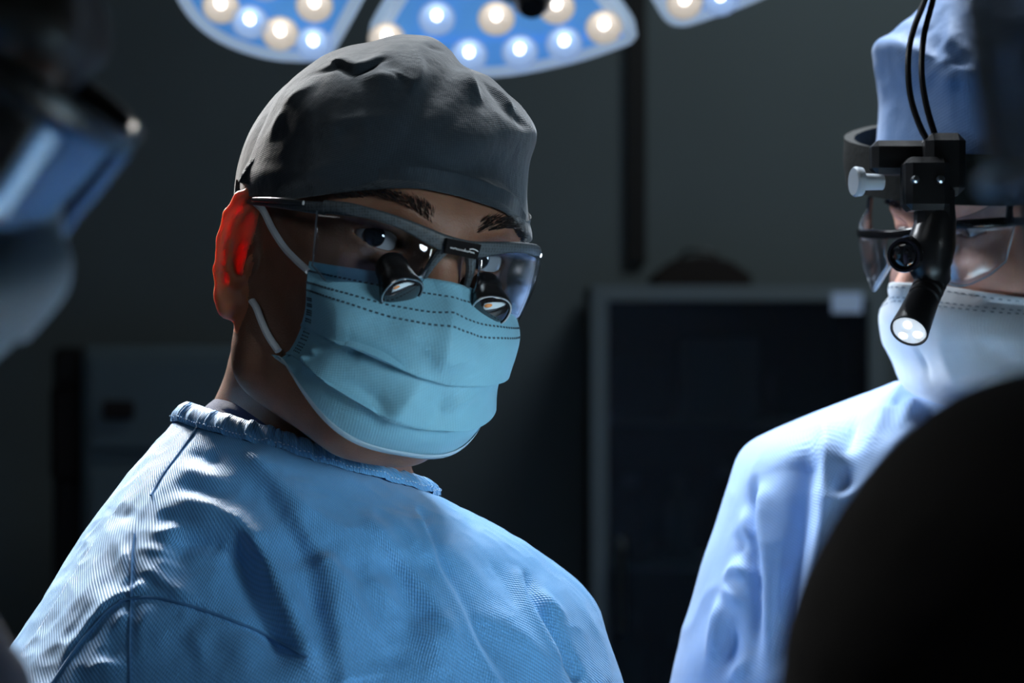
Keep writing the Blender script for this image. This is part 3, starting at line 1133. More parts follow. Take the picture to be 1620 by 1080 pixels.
def make_mask(hd, side, edge_px, ctr, bow, pleats, m, parent, nu=161, nvp=26, q0=1.5, q1=0.85, lines=(), gap=0.003, lift=0.0026):
    """pleated face mask, the same on both cheeks. side = +1 if the person's right edge is the one in view.
    edge_px: photo points down the visible side edge; ctr: (forward, up) down the middle"""
    E = []
    for (px, py) in edge_px:
        p = hd.on(px, py, 0.0015)
        q = (p - hd.O) @ hd.R
        q[0] = abs(q[0])
        E.append(q)
    E = np.array(E)
    Cc = np.array(ctr, float)
    # rows: panels between the pleats, each tucked under the one above
    cuts = [0.0] + list(pleats) + [1.0]
    rows = []
    for k in range(len(cuts) - 1):
        a, b = cuts[k], cuts[k + 1]
        for i, t in enumerate(np.linspace(0, 1, nvp)):
            vv = (a - (0.030 if k else 0)) + (b - a + (0.030 if k else 0)) * t
            rows.append((vv, lift * (t if k < len(cuts) - 2 else 0.25 * t), k))
    vs = np.array([r[0] for r in rows])
    of = np.array([r[1] for r in rows])
    te = np.linspace(0, 1, len(E))
    tcn = np.linspace(0, 1, len(Cc))
    Es = np.stack([np.interp(vs, np.linspace(0, 1, 60), crom(E, 60)[:, k]) for k in range(3)], 1)
    Cs = np.stack([np.interp(vs, np.linspace(0, 1, 60), crom(Cc, 60)[:, k]) for k in range(2)], 1)
    ph = np.linspace(-math.pi / 2, math.pi / 2, nu)
    s_, c_ = np.sin(ph), np.cos(ph)
    nv = len(vs)
    q = q0 + (q1 - q0) * np.clip(vs / 0.45, 0, 1)
    sg = side
    X = Es[:, 0][None] * s_[:, None] * sg
    cq = np.power(np.maximum(c_, 1e-6)[:, None], q[None])
    Y = Es[:, 1][None] + (Cs[:, 0] - Es[:, 1])[None] * cq
    sz = np.abs(s_)[:, None]**(1.35 + 1.1 * np.clip((vs - 0.3) / 0.7, 0, 1))[None]
    Z = Cs[:, 1][None] * (1 - sz) + Es[:, 2][None] * sz
    Z = Z - bow * (np.sin(2 * np.abs(ph))[:, None]**2) * (vs[None]**2)
    G = np.stack([X, Y, Z], -1)
    ax = np.stack([G[..., 0], G[..., 1] - 0.0, G[..., 2] * 0.35], -1)
    dr = nrm(ax)
    Q = G.reshape(-1, 3)
    D_ = dr.reshape(-1, 3)
    for _ in range(4):
        Q = Q + D_ * np.clip(gap - hd.vol.value(Q), 0, 0.02)[:, None]
    env = np.clip(c_ * 2.2, 0.25, 1)
    Q = Q + D_ * (of[None] * env[:, None]).reshape(-1)[:, None]
    V = hd.w(Q)
    F = grid_faces(nu, nv)
    N = vnormals(V, F)
    if np.mean(np.sum(N * (D_ @ hd.R.T), 1)) < 0:
        F = F[:, ::-1].copy()
        N = -N
    if lines:
        V = folds(V, N, F, lines, 1)
    L = np.cumsum(np.concatenate([[0], np.linalg.norm(np.diff(V.reshape(nu, nv, 3)[:, nv // 2], axis=0), axis=1)]))
    U = np.stack([np.repeat(L[:, None], nv, 1), np.repeat((vs * 0.12)[None], nu, 0)], -1)
    o = part('mask', V, F, m, parent, uv=U.reshape(-1, 2), sharp=38)
    sm = o.modifiers.new('thickness', 'SOLIDIFY')
    sm.thickness = 0.0009
    sm.offset = -1
    return o, V.reshape(nu, nv, 3), N.reshape(nu, nv, 3), vs, L


def weld_marks(G, N, vs, L, rows, cols, m, mask, hw=0.00055, hl=0.0009, step=0.0031, zone=None):
    """little pressed weld marks along rows (v values) and in side blocks, all one piece"""
    nu, nv = G.shape[:2]
    V, F = [], []

    def mark(lu, v, a, b):
        iu = np.interp(lu, L, np.arange(nu))
        jv = np.interp(v, vs, np.arange(nv)) if np.all(np.diff(vs) > 0) else float(np.argmin(np.abs(vs - v)))
        i, j = int(min(iu, nu - 2)), int(min(jv, nv - 2))
        fu, fv = iu - i, jv - j
        p = (G[i, j] * (1 - fu) + G[i + 1, j] * fu) * (1 - fv) + (G[i, j + 1] * (1 - fu) + G[i + 1, j + 1] * fu) * fv
        n = N[i, j]
        tu = nrm(G[i + 1, j] - G[i, j])
        tv = nrm(np.cross(n, tu))
        o = len(V)
        c = p + n * 0.0001
        for dx, dy, dz in ((-a, -b, 0), (a, -b, 0), (a, b, 0), (-a, b, 0), (-a, -b, 1), (a, -b, 1), (a, b, 1), (-a, b, 1)):
            V.append(c + tu * dx + tv * dy + n * 0.0002 * dz)
        F.extend([(o + 4, o + 5, o + 6, o + 7), (o, o + 1, o + 5, o + 4), (o + 1, o + 2, o + 6, o + 5), (o + 2, o + 3, o + 7, o + 6), (o + 3, o, o + 4, o + 7)])
    for v in rows:
        for lu in np.arange(0.003, L[-1] - 0.003, step):
            if zone is None or zone[0] < lu < zone[1]:
                mark(lu, v, hl, hw)
    for (l0, nl, v0, v1, nv_) in cols:
        for i in range(nl):
            for v in np.linspace(v0, v1, nv_):
                mark(l0 + i * 0.0021 * (1 if l0 < L[-1] / 2 else -1), v, 0.00042, 0.00042)
    o = part('weld_marks', np.array(V), F, m, mask, smooth=False)
    o['kind'] = 'stuff'
    return o


def eyes(hd, parent, look, m_iris):
    for s in (1, -1):
        c = hd.w((s * 0.034, 0.0735, 0.029))
        e = MB().sphere(c, 0.0132, 28, 18).build('eye', M['eye_white'], parent)
        d = nrm(np.asarray(look, float) - c)
        MB().lathe([(0.0, 0.0062), (0.0008, 0.0058), (0.0015, 0.0040), (0.0019, 0.0015)], c + d * 0.0118, d, n=24).build('iris', m_iris, e)


def brows(hd, parent, m, n=260, seed=3, sides=(1, -1), ht=0.0):
    rnd = random.Random(seed)
    for s in sides:
        V, F = [], []
        for k in range(n):
            t = rnd.random()
            x = s * (0.014 + 0.044 * t)
            z = 0.0475 + ht + 0.006 * math.sin(min(t * 1.25, 1) * math.pi * 0.62) - 0.006 * max(0, t - 0.7) / 0.3 + rnd.uniform(-1, 1) * 0.0042 * (1 - 0.55 * t)
            o = np.array([x, 0.2, z])
            r = hd.tree.ray_cast(Vector(hd.w(o)), Vector(-hd.R[:, 1]))
            if r[0] is None:
                continue
            p, nn = np.array(r[0]), np.array(r[1])
            d = nrm(hd.R @ np.array([s * (0.55 + 0.45 * t), -0.2 * t, 0.75 - 0.9 * t]) + 0.35 * nn + 0.25 * np.array([rnd.uniform(-1, 1) for _ in range(3)]))
            Ln = 0.004 + 0.003 * rnd.random()
            sd = nrm(np.cross(d, nn)) * 0.00015
            o_ = len(V)
            a = p - nn * 0.0003
            b_ = p + d * Ln * 0.55 + nn * 0.0004
            c = p + d * Ln
            V += [a - sd, a + sd, b_ + sd * 0.8, b_ - sd * 0.8, c, a + nn * 0.0003, b_ + nn * 0.0003]
            F += [(o_, o_ + 1, o_ + 2, o_ + 3), (o_ + 3, o_ + 2, o_ + 4), (o_ + 1, o_ + 5, o_ + 6, o_ + 2), (o_ + 5, o_, o_ + 3, o_ + 6), (o_ + 2, o_ + 6, o_ + 4), (o_ + 6, o_ + 3, o_ + 4)]
        if V:
            e = part('eyebrow', np.array(V), F, m, parent, smooth=False)


def gown_loft(rings, n_t=360, n_s=300, expo=2.2):
    """rings: (Lx, Ly, dL, Rx, Ry, dR, front bulge, back bulge, sag px). Left, front, right, back round each ring"""
    r = np.array(rings, float)
    L = np.array([P(a[0], a[1], a[2]) for a in r])
    Rr = np.array([P(a[3], a[4], a[5]) for a in r])
    fb, bb, sg = r[:, 6], r[:, 7], r[:, 8] * (r[:, 2] + r[:, 5]) / 2 / FPX
    all_ = np.concatenate([L, Rr, fb[:, None], bb[:, None], sg[:, None]], 1)
    seg = np.linalg.norm(np.diff((L + Rr) / 2, axis=0), axis=1) + 0.5 * np.linalg.norm(np.diff(L, axis=0), axis=1) + 0.01
    cs = np.concatenate([[0], np.cumsum(seg)])
    # dense near the top, where it shows
    sp = crom(all_, 600)
    tt = np.linspace(0, len(r) - 1, 600)
    u = np.linspace(0, 1, n_s)**1.35 * (len(r) - 1)
    A = np.stack([np.interp(u, tt, sp[:, k]) for k in range(sp.shape[1])], 1)
    th = np.linspace(0, 2 * math.pi, n_t, endpoint=False)
    c, s = np.cos(th), np.sin(th)
    k = (np.abs(c)**expo + np.abs(s)**expo)**(-1 / expo)
    c, s = c * k, s * k
    Ls, Rs = A[:, 0:3], A[:, 3:6]
    mid, half = (Ls + Rs) / 2, (Ls - Rs) / 2
    dn = nrm(np.stack([half[:, 1], -half[:, 0], 0 * half[:, 0]], 1))       # towards the camera, square to the shoulders
    dn = np.where(dn[:, 1:2] > 0, -dn, dn)
    bul = np.where(s[:, None] > 0, A[:, 6][None], A[:, 7][None])
    V = mid[None] + half[None] * c[:, None, None] + dn[None] * (s[:, None] * bul)[..., None]
    V[..., 2] -= np.maximum(s, 0)[:, None] * A[:, 8][None]
    F = grid_faces(n_t, n_s, True)
    W = V.reshape(-1, 3)
    N = vnormals(W, F)
    out = W - np.repeat(mid[None], n_t, 0).reshape(-1, 3)
    if np.mean(np.sum(N * out, 1)) < 0:
        F = F[:, ::-1].copy()
        N = -N
    per = np.linalg.norm(half, axis=1)
    Uu = np.repeat((th * 0.22)[:, None], n_s, 1)
    vv = np.concatenate([[0], np.cumsum(np.linalg.norm(np.diff(V[n_t // 4], axis=0), axis=1))])
    U = np.stack([Uu, np.repeat(vv[None], n_t, 0)], -1).reshape(-1, 2)
    return W, F, N, U


def stand(parent, x, y, m):
    """trousers and shoes below the gown"""
    tr = MB()
    for s in (-1, 1):
        tr.tube([(x + s * 0.10, y, 0.10), (x + s * 0.095, y, 0.5), (x + s * 0.09, y, 0.88)], [0.075, 0.085, 0.10], 16, 8)
    tr.tube([(x - 0.10, y, 0.86), (x + 0.10, y, 0.86)], 0.10, 14, 3)
    tr.build('trousers', m, parent)
    for s in (-1, 1):
        sh = MB()
        sh.sphere((x + s * 0.10, y - 0.05, 0.045), (0.045, 0.13, 0.045), 16, 10)
        sh.sphere((x + s * 0.10, y + 0.02, 0.07), (0.042, 0.07, 0.07), 14, 8)
        sh.build('shoe', M['shoe'], parent)
# ------------------------------------------------------------------ the surgeon in the blue gown
A = root('person', (-0.10, 1.47, 0.0), 'surgeon in bright blue gown, charcoal cap and cyan mask, looking at the camera', 'person')
NK = lambda *a: tuple(a) + (0,)
hA = Head(574, 441, 1.44, 28, 9.5, 10, 0.0016, [
    ((0.0, -0.030, -0.02), NK(512, 590, 1.475), 0.050, 0.051, 0.02),
    (NK(512, 590, 1.475), NK(500, 745, 1.495), 0.051, 0.051, 0.02),
    (NK(500, 745, 1.495), NK(500, 860, 1.50), 0.051, 0.053, 0.03),
    (NK(470, 650, 1.515), NK(360, 730, 1.515), 0.036, 0.022, 0.05),
    (NK(560, 730, 1.55), NK(620, 800, 1.57), 0.030, 0.022, 0.04),
    (NK(470, 560, 1.43), NK(590, 780, 1.445), 0.010, 0.010, 0.03),
])
bodyA = part('body', hA.V, hA.F, M['skin_dark'], A)
bodyA.data.materials.append(M['skin_ear'])       # thin, blood-rich ear skin, coloured lighter and redder to carry the backlit glow
fc = hA.v[hA.F].mean(1)
ear_f = (np.abs(fc[:, 0]) > 0.0745) & (np.abs(fc[:, 1] + 0.012) < 0.028) & (np.abs(fc[:, 2]) < 0.045)
if len(bodyA.data.polygons) == len(ear_f):
    bodyA.data.polygons.foreach_set('material_index', ear_f.astype(np.int32))
eyes(hA, A, (-0.02, 0.2, 1.47), M['iris'])
brows(hA, A, M['hair'], 440)

# --- charcoal cap
cap_out = [(383, 300), (396, 255), (418, 200), (447, 146), (500, 100), (545, 78), (592, 68), (618, 60), (648, 57), (685, 62), (712, 80), (735, 106), (775, 124), (806, 152), (826, 170), (846, 200), (848, 222), (838, 258), (834, 300), (836, 340), (842, 380), (830, 440), (760, 500), (600, 520), (470, 470), (405, 390)]
capC = P(612, 300, 1.445)
cap_edge = [(383, 304), (398, 312), (414, 320), (450, 317), (500, 310), (560, 302), (610, 298), (660, 298), (720, 309), (768, 326), (800, 345), (820, 366), (832, 386)]
cap_lines = [
    ([(414, 316), (450, 296), (510, 268), (560, 245)], 0.0035, 0.010, 0.006),
    ([(430, 308), (470, 298), (540, 290)], -0.0025, 0.006, 0.006),
    ([(465, 122), (520, 105), (535, 98), (560, 108), (580, 104), (600, 92), (622, 88)], 0.0035, 0.002, 0.008),
    ([(468, 126), (522, 110), (538, 104), (560, 113), (585, 107), (604, 96), (626, 93)], -0.0035, 0.0025, 0.003),
    ([(658, 75), (664, 110), (655, 138), (640, 142)], 0.004, 0.010, 0.003),
    ([(664, 72), (690, 76), (715, 84)], -0.0018, 0.004, 0.004),
    ([(718, 80), (738, 115), (745, 135), (765, 170)], 0.005, 0.012, 0.003),
    ([(560, 130), (610, 122), (650, 128)], 0.003, 0.010, 0.008),
    ([(600, 115), (640, 105)], -0.0015, 0.01, 0.01),
    ([(745, 112), (775, 140), (800, 175), (808, 195)], -0.002, 0.008, 0.006),
    ([(770, 125), (800, 160), (822, 190)], 0.003, 0.004, 0.006),
    ([(812, 165), (820, 188), (845, 205)], -0.002, 0.005, 0.005),
    ([(500, 195), (560, 190), (640, 182)], 0.0020, 0.012, 0.005),
    ([(520, 215), (580, 210)], -0.0020, 0.010, 0.010),
    ([(425, 232), (440, 195), (455, 165)], 0.0018, 0.004, 0.006),
    ([(440, 180), (470, 150), (510, 130)], 0.0018, 0.006, 0.008),
    ([(600, 275), (680, 272), (740, 283), (790, 304), (830, 335)], 0.0022, 0.004, 0.0025, 0.1),
    ([(600, 279), (680, 277), (740, 288), (788, 309), (828, 341)], -0.0022, 0.0022, 0.0022, 0.1),
    ([(700, 200), (750, 230), (800, 240)], 0.0015, 0.02, 0.02),
]
cap, capG, capN = make_cap(hA, capC, cap_out, 0.104, cap_edge, [(180, -2), (200, -6), (235, -26), (270, -34), (305, -26)], cap_lines, M['cap_dark'], A, nu=420, nv=200, rough_amp=0.0004)

# --- cyan pleated mask
mask_edge = [(494, 415), (490, 450), (489, 485), (478, 526), (462, 555), (446, 566), (436, 560)]
mask_ctr = [(0.107, 0.0145), (0.128, -0.010), (0.127, -0.033), (0.122, -0.057), (0.113, -0.074), (0.098, -0.086)]
mask_lines = [
    ([(512, 548), (560, 556), (620, 570), (672, 588)], -0.0032, 0.006, 0.010),
    ([(500, 585), (560, 612), (600, 640), (612, 668)], -0.0040, 0.006, 0.008),
    ([(715, 455), (712, 500), (700, 560), (676, 590)], 0.0056, 0.010, 0.010),
    ([(676, 590), (640, 640), (600, 680)], 0.0048, 0.010, 0.010),
    ([(680, 588), (720, 570), (770, 566)], 0.0035, 0.006, 0.010),
    ([(690, 600), (700, 645), (672, 665)], -0.0035, 0.010, 0.008),
    ([(740, 520), (770, 540), (800, 545)], -0.0024, 0.008, 0.008),
    ([(690, 655), (730, 635), (765, 620)], 0.0029, 0.004, 0.004),
    ([(500, 545), (496, 566)], 0.0029, 0.004, 0.004),
    ([(530, 500), (600, 515), (660, 510)], -0.0032, 0.012, 0.012),
    ([(484, 560), (478, 576)], 0.0029, 0.004, 0.004),
]
mk, mG, mN, mvs, mL = make_mask(hA, 1, mask_edge, mask_ctr, 0.004, [0.45, 0.70], M['mask_cyan'], A, nu=221, nvp=34, q0=1.55, q1=0.80, lines=mask_lines, lift=0.0060)
# here u runs from the person's left (-) to right (+) edge
LT = mL[-1]
weld_marks(mG, mN, mvs, mL, [0.075, 0.155, 0.205], [(LT - 0.0035, 4, 0.26, 0.43, 10), (LT - 0.0035, 4, 0.48, 0.67, 8), (0.0035, 4, 0.26, 0.43, 10), (0.0035, 4, 0.48, 0.67, 8), (LT - 0.004, 2, 0.94, 0.94, 1)], M['stitch'], mk)
# pale bottom hem
jb = len(mvs) - 5
hemV = np.concatenate([mG[:, jb] + mN[:, jb] * 0.0006, mG[:, -1] + mN[:, -1] * 0.0006 + np.array([0, 0, -0.0006]), mG[:, -1] - mN[:, -1] * 0.0015 + np.array([0, 0, -0.0006])])
nu_ = len(mG)
hF = np.array([(i, i + 1, nu_ + i + 1, nu_ + i) for i in range(nu_ - 1)] + [(nu_ + i, nu_ + i + 1, 2 * nu_ + i + 1, 2 * nu_ + i) for i in range(nu_ - 1)])
part('hem', hemV, hF, M['mask_edge'], mk, uv=np.zeros((len(hemV), 2)))
# ear loops
for pts in ([(410, 318, 0.0035), (424, 334, 0.0030), (436, 362, 0.0022), (455, 392, 0.0022), (475, 415, 0.0022), (494, 432, 0.0032)],
            [(404, 478, 0.0030), (411, 490, 0.0030), (418, 512, 0.0022), (428, 533, 0.0022), (445, 556, 0.0032)]):
    q = [hA.on(a, b_, o_) for a, b_, o_ in pts]
    q = [a for a in q if a is not None]
    MB().tube(q, 0.0017, 8, 30, flat=1.35, up=-hA.R[:, 1]).build('ear_loop', M['loop'], mk)

# --- blue gown
ringsA = [
    (302, 650, 1.470, 653, 764, 1.530, 0.088, 0.075, 14),
    (286, 668, 1.468, 672, 778, 1.535, 0.096, 0.080, 14),
    (238, 728, 1.450, 735, 815, 1.550, 0.112, 0.095, 10),
    (190, 795, 1.430, 790, 850, 1.560, 0.126, 0.110, 6),
    (140, 872, 1.415, 838, 886, 1.570, 0.135, 0.120, 0),
    (88, 955, 1.400, 880, 930, 1.575, 0.150, 0.125, 0),
    (34, 1036, 1.390, 905, 995, 1.575, 0.160, 0.130, 0),
    (-16, 1115, 1.385, 935, 1080, 1.575, 0.168, 0.130, 0),
    (-60, 1230, 1.385, 968, 1220, 1.575, 0.172, 0.13, 0),
    (-60, 1500, 1.40, 985, 1500, 1.57, 0.17, 0.13, 0),
    (0, 2000, 1.42, 980, 2000, 1.55, 0.17, 0.14, 0),
    (-20, 2700, 1.42, 1000, 2700, 1.55, 0.20, 0.17, 0),
    (-40, 3550, 1.42, 1020, 3550, 1.55, 0.22, 0.19, 0),
]
gV, gF, gN, gU = gown_loft(ringsA, 520, 420, 2.15)
gl = [
    # shoulder and sleeve seams
    ([(313, 678), (285, 715), (258, 752), (238, 785)], -0.0022, 0.0020, 0.0020, 0.05),
    ([(228, 805), (212, 850), (208, 900), (208, 940)], -0.0018, 0.0025, 0.0030, 0.1),
    ([(208, 940), (206, 1000), (206, 1085)], -0.0018, 0.003, 0.003, 0.05),
    ([(80, 1085), (128, 1016), (183, 957), (234, 945), (298, 957), (370, 982), (426, 1007), (486, 1040)], -0.0035, 0.003, 0.003, 0.05),
    ([(84, 1072), (124, 1006), (178, 948), (232, 936), (298, 946), (370, 970), (430, 998)], 0.0030, 0.006, 0.004, 0.1),
    # big fold that drops from the chest
    ([(355, 805), (405, 866), (447, 952), (476, 1020), (506, 1085)], 0.0187, 0.0040, 0.0160, 0.25),
    ([(330, 850), (370, 880), (398, 940), (430, 1010), (455, 1080)], -0.0187, 0.0150, 0.0096, 0.25),
    ([(260, 860), (310, 852), (362, 862)], -0.0136, 0.0160, 0.0080, 0.3),
    ([(383, 706), (420, 750), (456, 799), (507, 884), (566, 973), (640, 1045)], 0.0110, 0.0060, 0.0128, 0.15),
    ([(375, 735), (430, 800), (480, 880), (520, 940)], -0.0085, 0.0120, 0.0096),
    ([(490, 871), (520, 939), (541, 1071), (546, 1090)], 0.0127, 0.0060, 0.0112, 0.2),
    ([(470, 900), (500, 980), (520, 1080)], -0.0119, 0.0100, 0.0080),
        ([(560, 940), (610, 1010), (640, 1080)], -0.0085, 0.0120, 0.0096),
    ([(615, 905), (640, 960), (660, 1030), (668, 1085)], -0.0076, 0.0120, 0.0112),
    ([(655, 960), (690, 1020), (705, 1085)], 0.0068, 0.0080, 0.0112),
    ([(430, 752), (500, 830), (580, 915), (650, 985)], 0.0060, 0.004, 0.010, 0.25),
    ([(455, 770), (540, 875), (600, 935)], -0.0050, 0.008, 0.006, 0.3),
    ([(560, 800), (620, 870), (690, 965), (740, 1060)], 0.0065, 0.004, 0.011, 0.25),
    ([(590, 860), (650, 940), (690, 1010)], -0.0055, 0.009, 0.006, 0.3),
    ([(610, 800), (650, 850), (680, 900)], 0.0040, 0.004, 0.008, 0.3),
    # shoulder wrinkles
    ([(213, 876), (232, 900), (258, 920), (300, 945), (330, 958)], 0.0055, 0.003, 0.007),
    ([(220, 905), (250, 930), (290, 950)], -0.0040, 0.005, 0.004),
    ([(205, 930), (222, 925), (238, 928)], 0.0040, 0.003, 0.003),
    ([(287, 716), (330, 724), (376, 745)], -0.0040, 0.007, 0.005),
    ([(270, 738), (320, 752), (372, 772)], 0.0040, 0.007, 0.005),
    ([(262, 762), (320, 776), (372, 800)], -0.0045, 0.006, 0.005),
    ([(248, 788), (310, 796), (370, 822), (400, 850)], 0.0060, 0.008, 0.006),
    ([(236, 818), (280, 818), (330, 830)], -0.0045, 0.006, 0.006),
    ([(228, 838), (262, 842), (300, 836)], 0.0030, 0.004, 0.004),
    ([(215, 865), (250, 872), (280, 880)], 0.0022, 0.003, 0.003),
    ([(240, 880), (270, 896), (300, 905)], 0.0022, 0.003, 0.003),
    ([(160, 800), (190, 815), (225, 812)], -0.0025, 0.006, 0.006),
    ([(175, 845), (196, 880), (190, 930)], 0.0030, 0.006, 0.004),
    ([(182, 835), (178, 890), (182, 950)], -0.0024, 0.003, 0.003),
    ([(120, 900), (160, 960), (150, 1000)], 0.0025, 0.012, 0.012),
    ([(60, 1030), (110, 970), (160, 900)], 0.0025, 0.010, 0.010),
    # under the sleeve seam
    ([(150, 1030), (190, 980), (210, 965)], 0.0045, 0.005, 0.004),
    ([(130, 1062), (165, 1050), (196, 1060)], 0.0050, 0.005, 0.004),
    ([(215, 1010), (232, 975), (246, 955)], 0.0040, 0.004, 0.004),
    ([(178, 960), (180, 1010), (182, 1080)], -0.0030, 0.004, 0.004),
    ([(228, 1000), (300, 1030), (400, 1060)], -0.0090, 0.030, 0.030),
    ([(300, 975), (312, 1020), (340, 1085)], 0.0055, 0.005, 0.008),
    ([(366, 988), (380, 1020), (395, 1085)], 0.0045, 0.006, 0.008),
    ([(213, 1046), (260, 1050), (310, 1046)], 0.0020, 0.004, 0.004),
    # far side of the chest
    ([(655, 792), (676, 850), (692, 902), (728, 962), (782, 1074), (786, 1090)], 0.0068, 0.0040, 0.0024, 0.05),
    ([(662, 792), (683, 850), (699, 902), (735, 962), (789, 1074)], -0.0059, 0.0030, 0.0040, 0.1),
    ([(826, 893), (846, 945), (871, 995), (905, 1060), (918, 1085)], -0.0102, 0.0040, 0.0048, 0.1),
    ([(818, 893), (838, 945), (863, 995), (897, 1060)], 0.0068, 0.0060, 0.0024, 0.1),
    ([(854, 925), (872, 955), (903, 986)], 0.0068, 0.0040, 0.0040),
    ([(700, 850), (740, 900), (780, 950)], 0.0051, 0.0120, 0.0080),
    ([(760, 870), (800, 920), (840, 990)], -0.0043, 0.0100, 0.0080),
    ([(770, 940), (830, 1010), (890, 1075)], 0.0059, 0.0120, 0.0080),
    ([(720, 960), (780, 1010), (820, 1080)], -0.0051, 0.0100, 0.0080),
]
gl = [(a[0], a[1] * 0.58, a[2] * 1.05, a[3] * 1.05) + tuple(a[4:]) for a in gl]
gV = folds(gV, gN, gF, gl)
gN = vnormals(gV, gF)
ns = 0.0010 * vnoise(gV * np.array([22, 22, 14]), 11) + 0.0006 * (1 - 2 * np.abs(vnoise(gV * 34, 12))) + 0.0004 * (1 - 2 * np.abs(vnoise(gV * 80, 13)))
gV = gV + gN * ns[:, None]
gown = part('gown', gV, gF, M['gown_blue'], A, uv=gU)
sm = gown.modifiers.new('thickness', 'SOLIDIFY')
sm.thickness = 0.0012
sm.offset = -1
gtree = bvh(gV, gF)

# gathered binding round the neckline
GA = gV.reshape(520, 420, 3)
NA = gN.reshape(520, 420, 3)
ring0 = GA[:, 0]
nb = 900
tb = np.linspace(0, 520, nb, endpoint=False)
i0 = np.floor(tb).astype(int) % 520
fr = (tb - np.floor(tb))[:, None]
base = ring0[i0] * (1 - fr) + ring0[(i0 + 1) % 520] * fr
low = GA[:, 14]
lowb = low[i0] * (1 - fr) + low[(i0 + 1) % 520] * fr
dnv = nrm(lowb - base)
nv_ = nrm(NA[:, 6][i0] * (1 - fr) + NA[:, 6][(i0 + 1) % 520] * fr)
rng = np.random.RandomState(5)
gat = np.interp(np.arange(nb), np.arange(0, nb, 4), rng.uniform(-1, 1, len(np.arange(0, nb, 4))))
prof = [(-0.0035, -0.0035), (-0.0050, 0.0), (-0.0038, 0.0030), (0.000, 0.0042), (0.0050, 0.0040), (0.0080, 0.0028), (0.0100, 0.0010)]
BV = []
for k, (dd, oo) in enumerate(prof):
    BV.append(base + dnv * dd + nv_ * (oo + 0.0011 * gat * (1 if 1 <= k <= 5 else 0.3))[:, None])
BV = np.stack(BV, 1)
bF = grid_faces(nb, len(prof), True)
part('neck_binding', BV.reshape(-1, 3), bF, M['gown_blue'], gown, uv=np.stack([np.repeat(np.arange(nb)[:, None] * 0.0009, len(prof), 1), np.repeat(np.arange(len(prof))[None] * 0.002, nb, 0)], -1).reshape(-1, 2))
# stitches along the binding
V, F = [], []
for i in range(0, nb, 4):
    c0 = BV[i, 5] + nv_[i] * 0.0006
    c1 = BV[(i + 2) % nb, 5] + nv_[i] * 0.0006
    u = nrm(dnv[i]) * 0.0004
    o_ = len(V)
    V += [c0 - u, c1 - u, c1 + u, c0 + u, (c0 + c1) / 2 + nv_[i] * 0.0005]
    F += [(o_, o_ + 1, o_ + 4), (o_ + 1, o_ + 2, o_ + 4), (o_ + 2, o_ + 3, o_ + 4), (o_ + 3, o_, o_ + 4)]
st = part('binding_stitches', np.array(V), F, M['gown_thread'], gown, smooth=False)
st['kind'] = 'stuff'


def seam(pts, r, m, parent, tree, off=0.0004, name='seam', samples=60):
    q = crom(pts, samples) if len(pts) > 2 else np.array(pts[0]) + np.linspace(0, 1, samples)[:, None] * (np.array(pts[1]) - np.array(pts[0]))
    p3 = []
    for a in q:
        p_, n_ = hit(tree, *a)
        if p_ is not None:
            p3.append(p_ + n_ * off)
    if len(p3) > 3:
        return MB().tube(np.array(p3), r, 6).build(name, m, parent)


seam([(313, 676), (285, 715), (258, 752), (239, 784)], 0.0008, M['gown_seam'], gown, gtree)
seam([(213, 845), (209, 880), (208, 935), (206, 1000), (206, 1088)], 0.0006, M['gown_seam'], gown, gtree)
seam([(80, 1085), (128, 1016), (183, 957), (234, 945), (298, 957), (370, 982), (426, 1007), (486, 1040)], 0.0009, M['gown_seam'], gown, gtree)

# --- navy undershirt collar
us = [
    (345, 631, 1.475, 630, 812, 1.52, 0.068, 0.066, 0),
    (332, 643, 1.473, 636, 816, 1.525, 0.070, 0.068, 0),
    (318, 658, 1.471, 645, 822, 1.528, 0.072, 0.071, 0),
    (300, 692, 1.468, 660, 834, 1.53, 0.078, 0.076, 5),
    (250, 765, 1.45, 720, 870, 1.54, 0.09, 0.085, 5),
    (190, 880, 1.43, 800, 910, 1.55, 0.105, 0.095, 5),
    (150, 1000, 1.42, 830, 1000, 1.55, 0.11, 0.10, 0),
]
uV, uF, uN, uU = gown_loft(us, 240, 120, 2.1)
uV = folds(uV, uN, uF, [([(345, 643), (400, 672), (450, 708), (490, 738)], -0.0015, 0.0015, 0.0015, 0.05), ([(338, 650), (395, 682), (440, 715)], -0.0012, 0.0015, 0.0015, 0.05)])
ush = part('undershirt', uV, uF, M['navy'], A, uv=uU)
sm = ush.modifiers.new('thickness', 'SOLIDIFY')
sm.thickness = 0.002
sm.offset = -1
stand(A, -0.13, 1.50, M['navy'])

# ------------------------------------------------------------------ loupe glasses
G = root('loupe_glasses', tuple(hA.w((0, 0.10, 0.03))), 'black half-rim loupe glasses with two barrel magnifiers on the blue-gowned surgeon', 'glasses')
W = hA.w
RB = hA.R


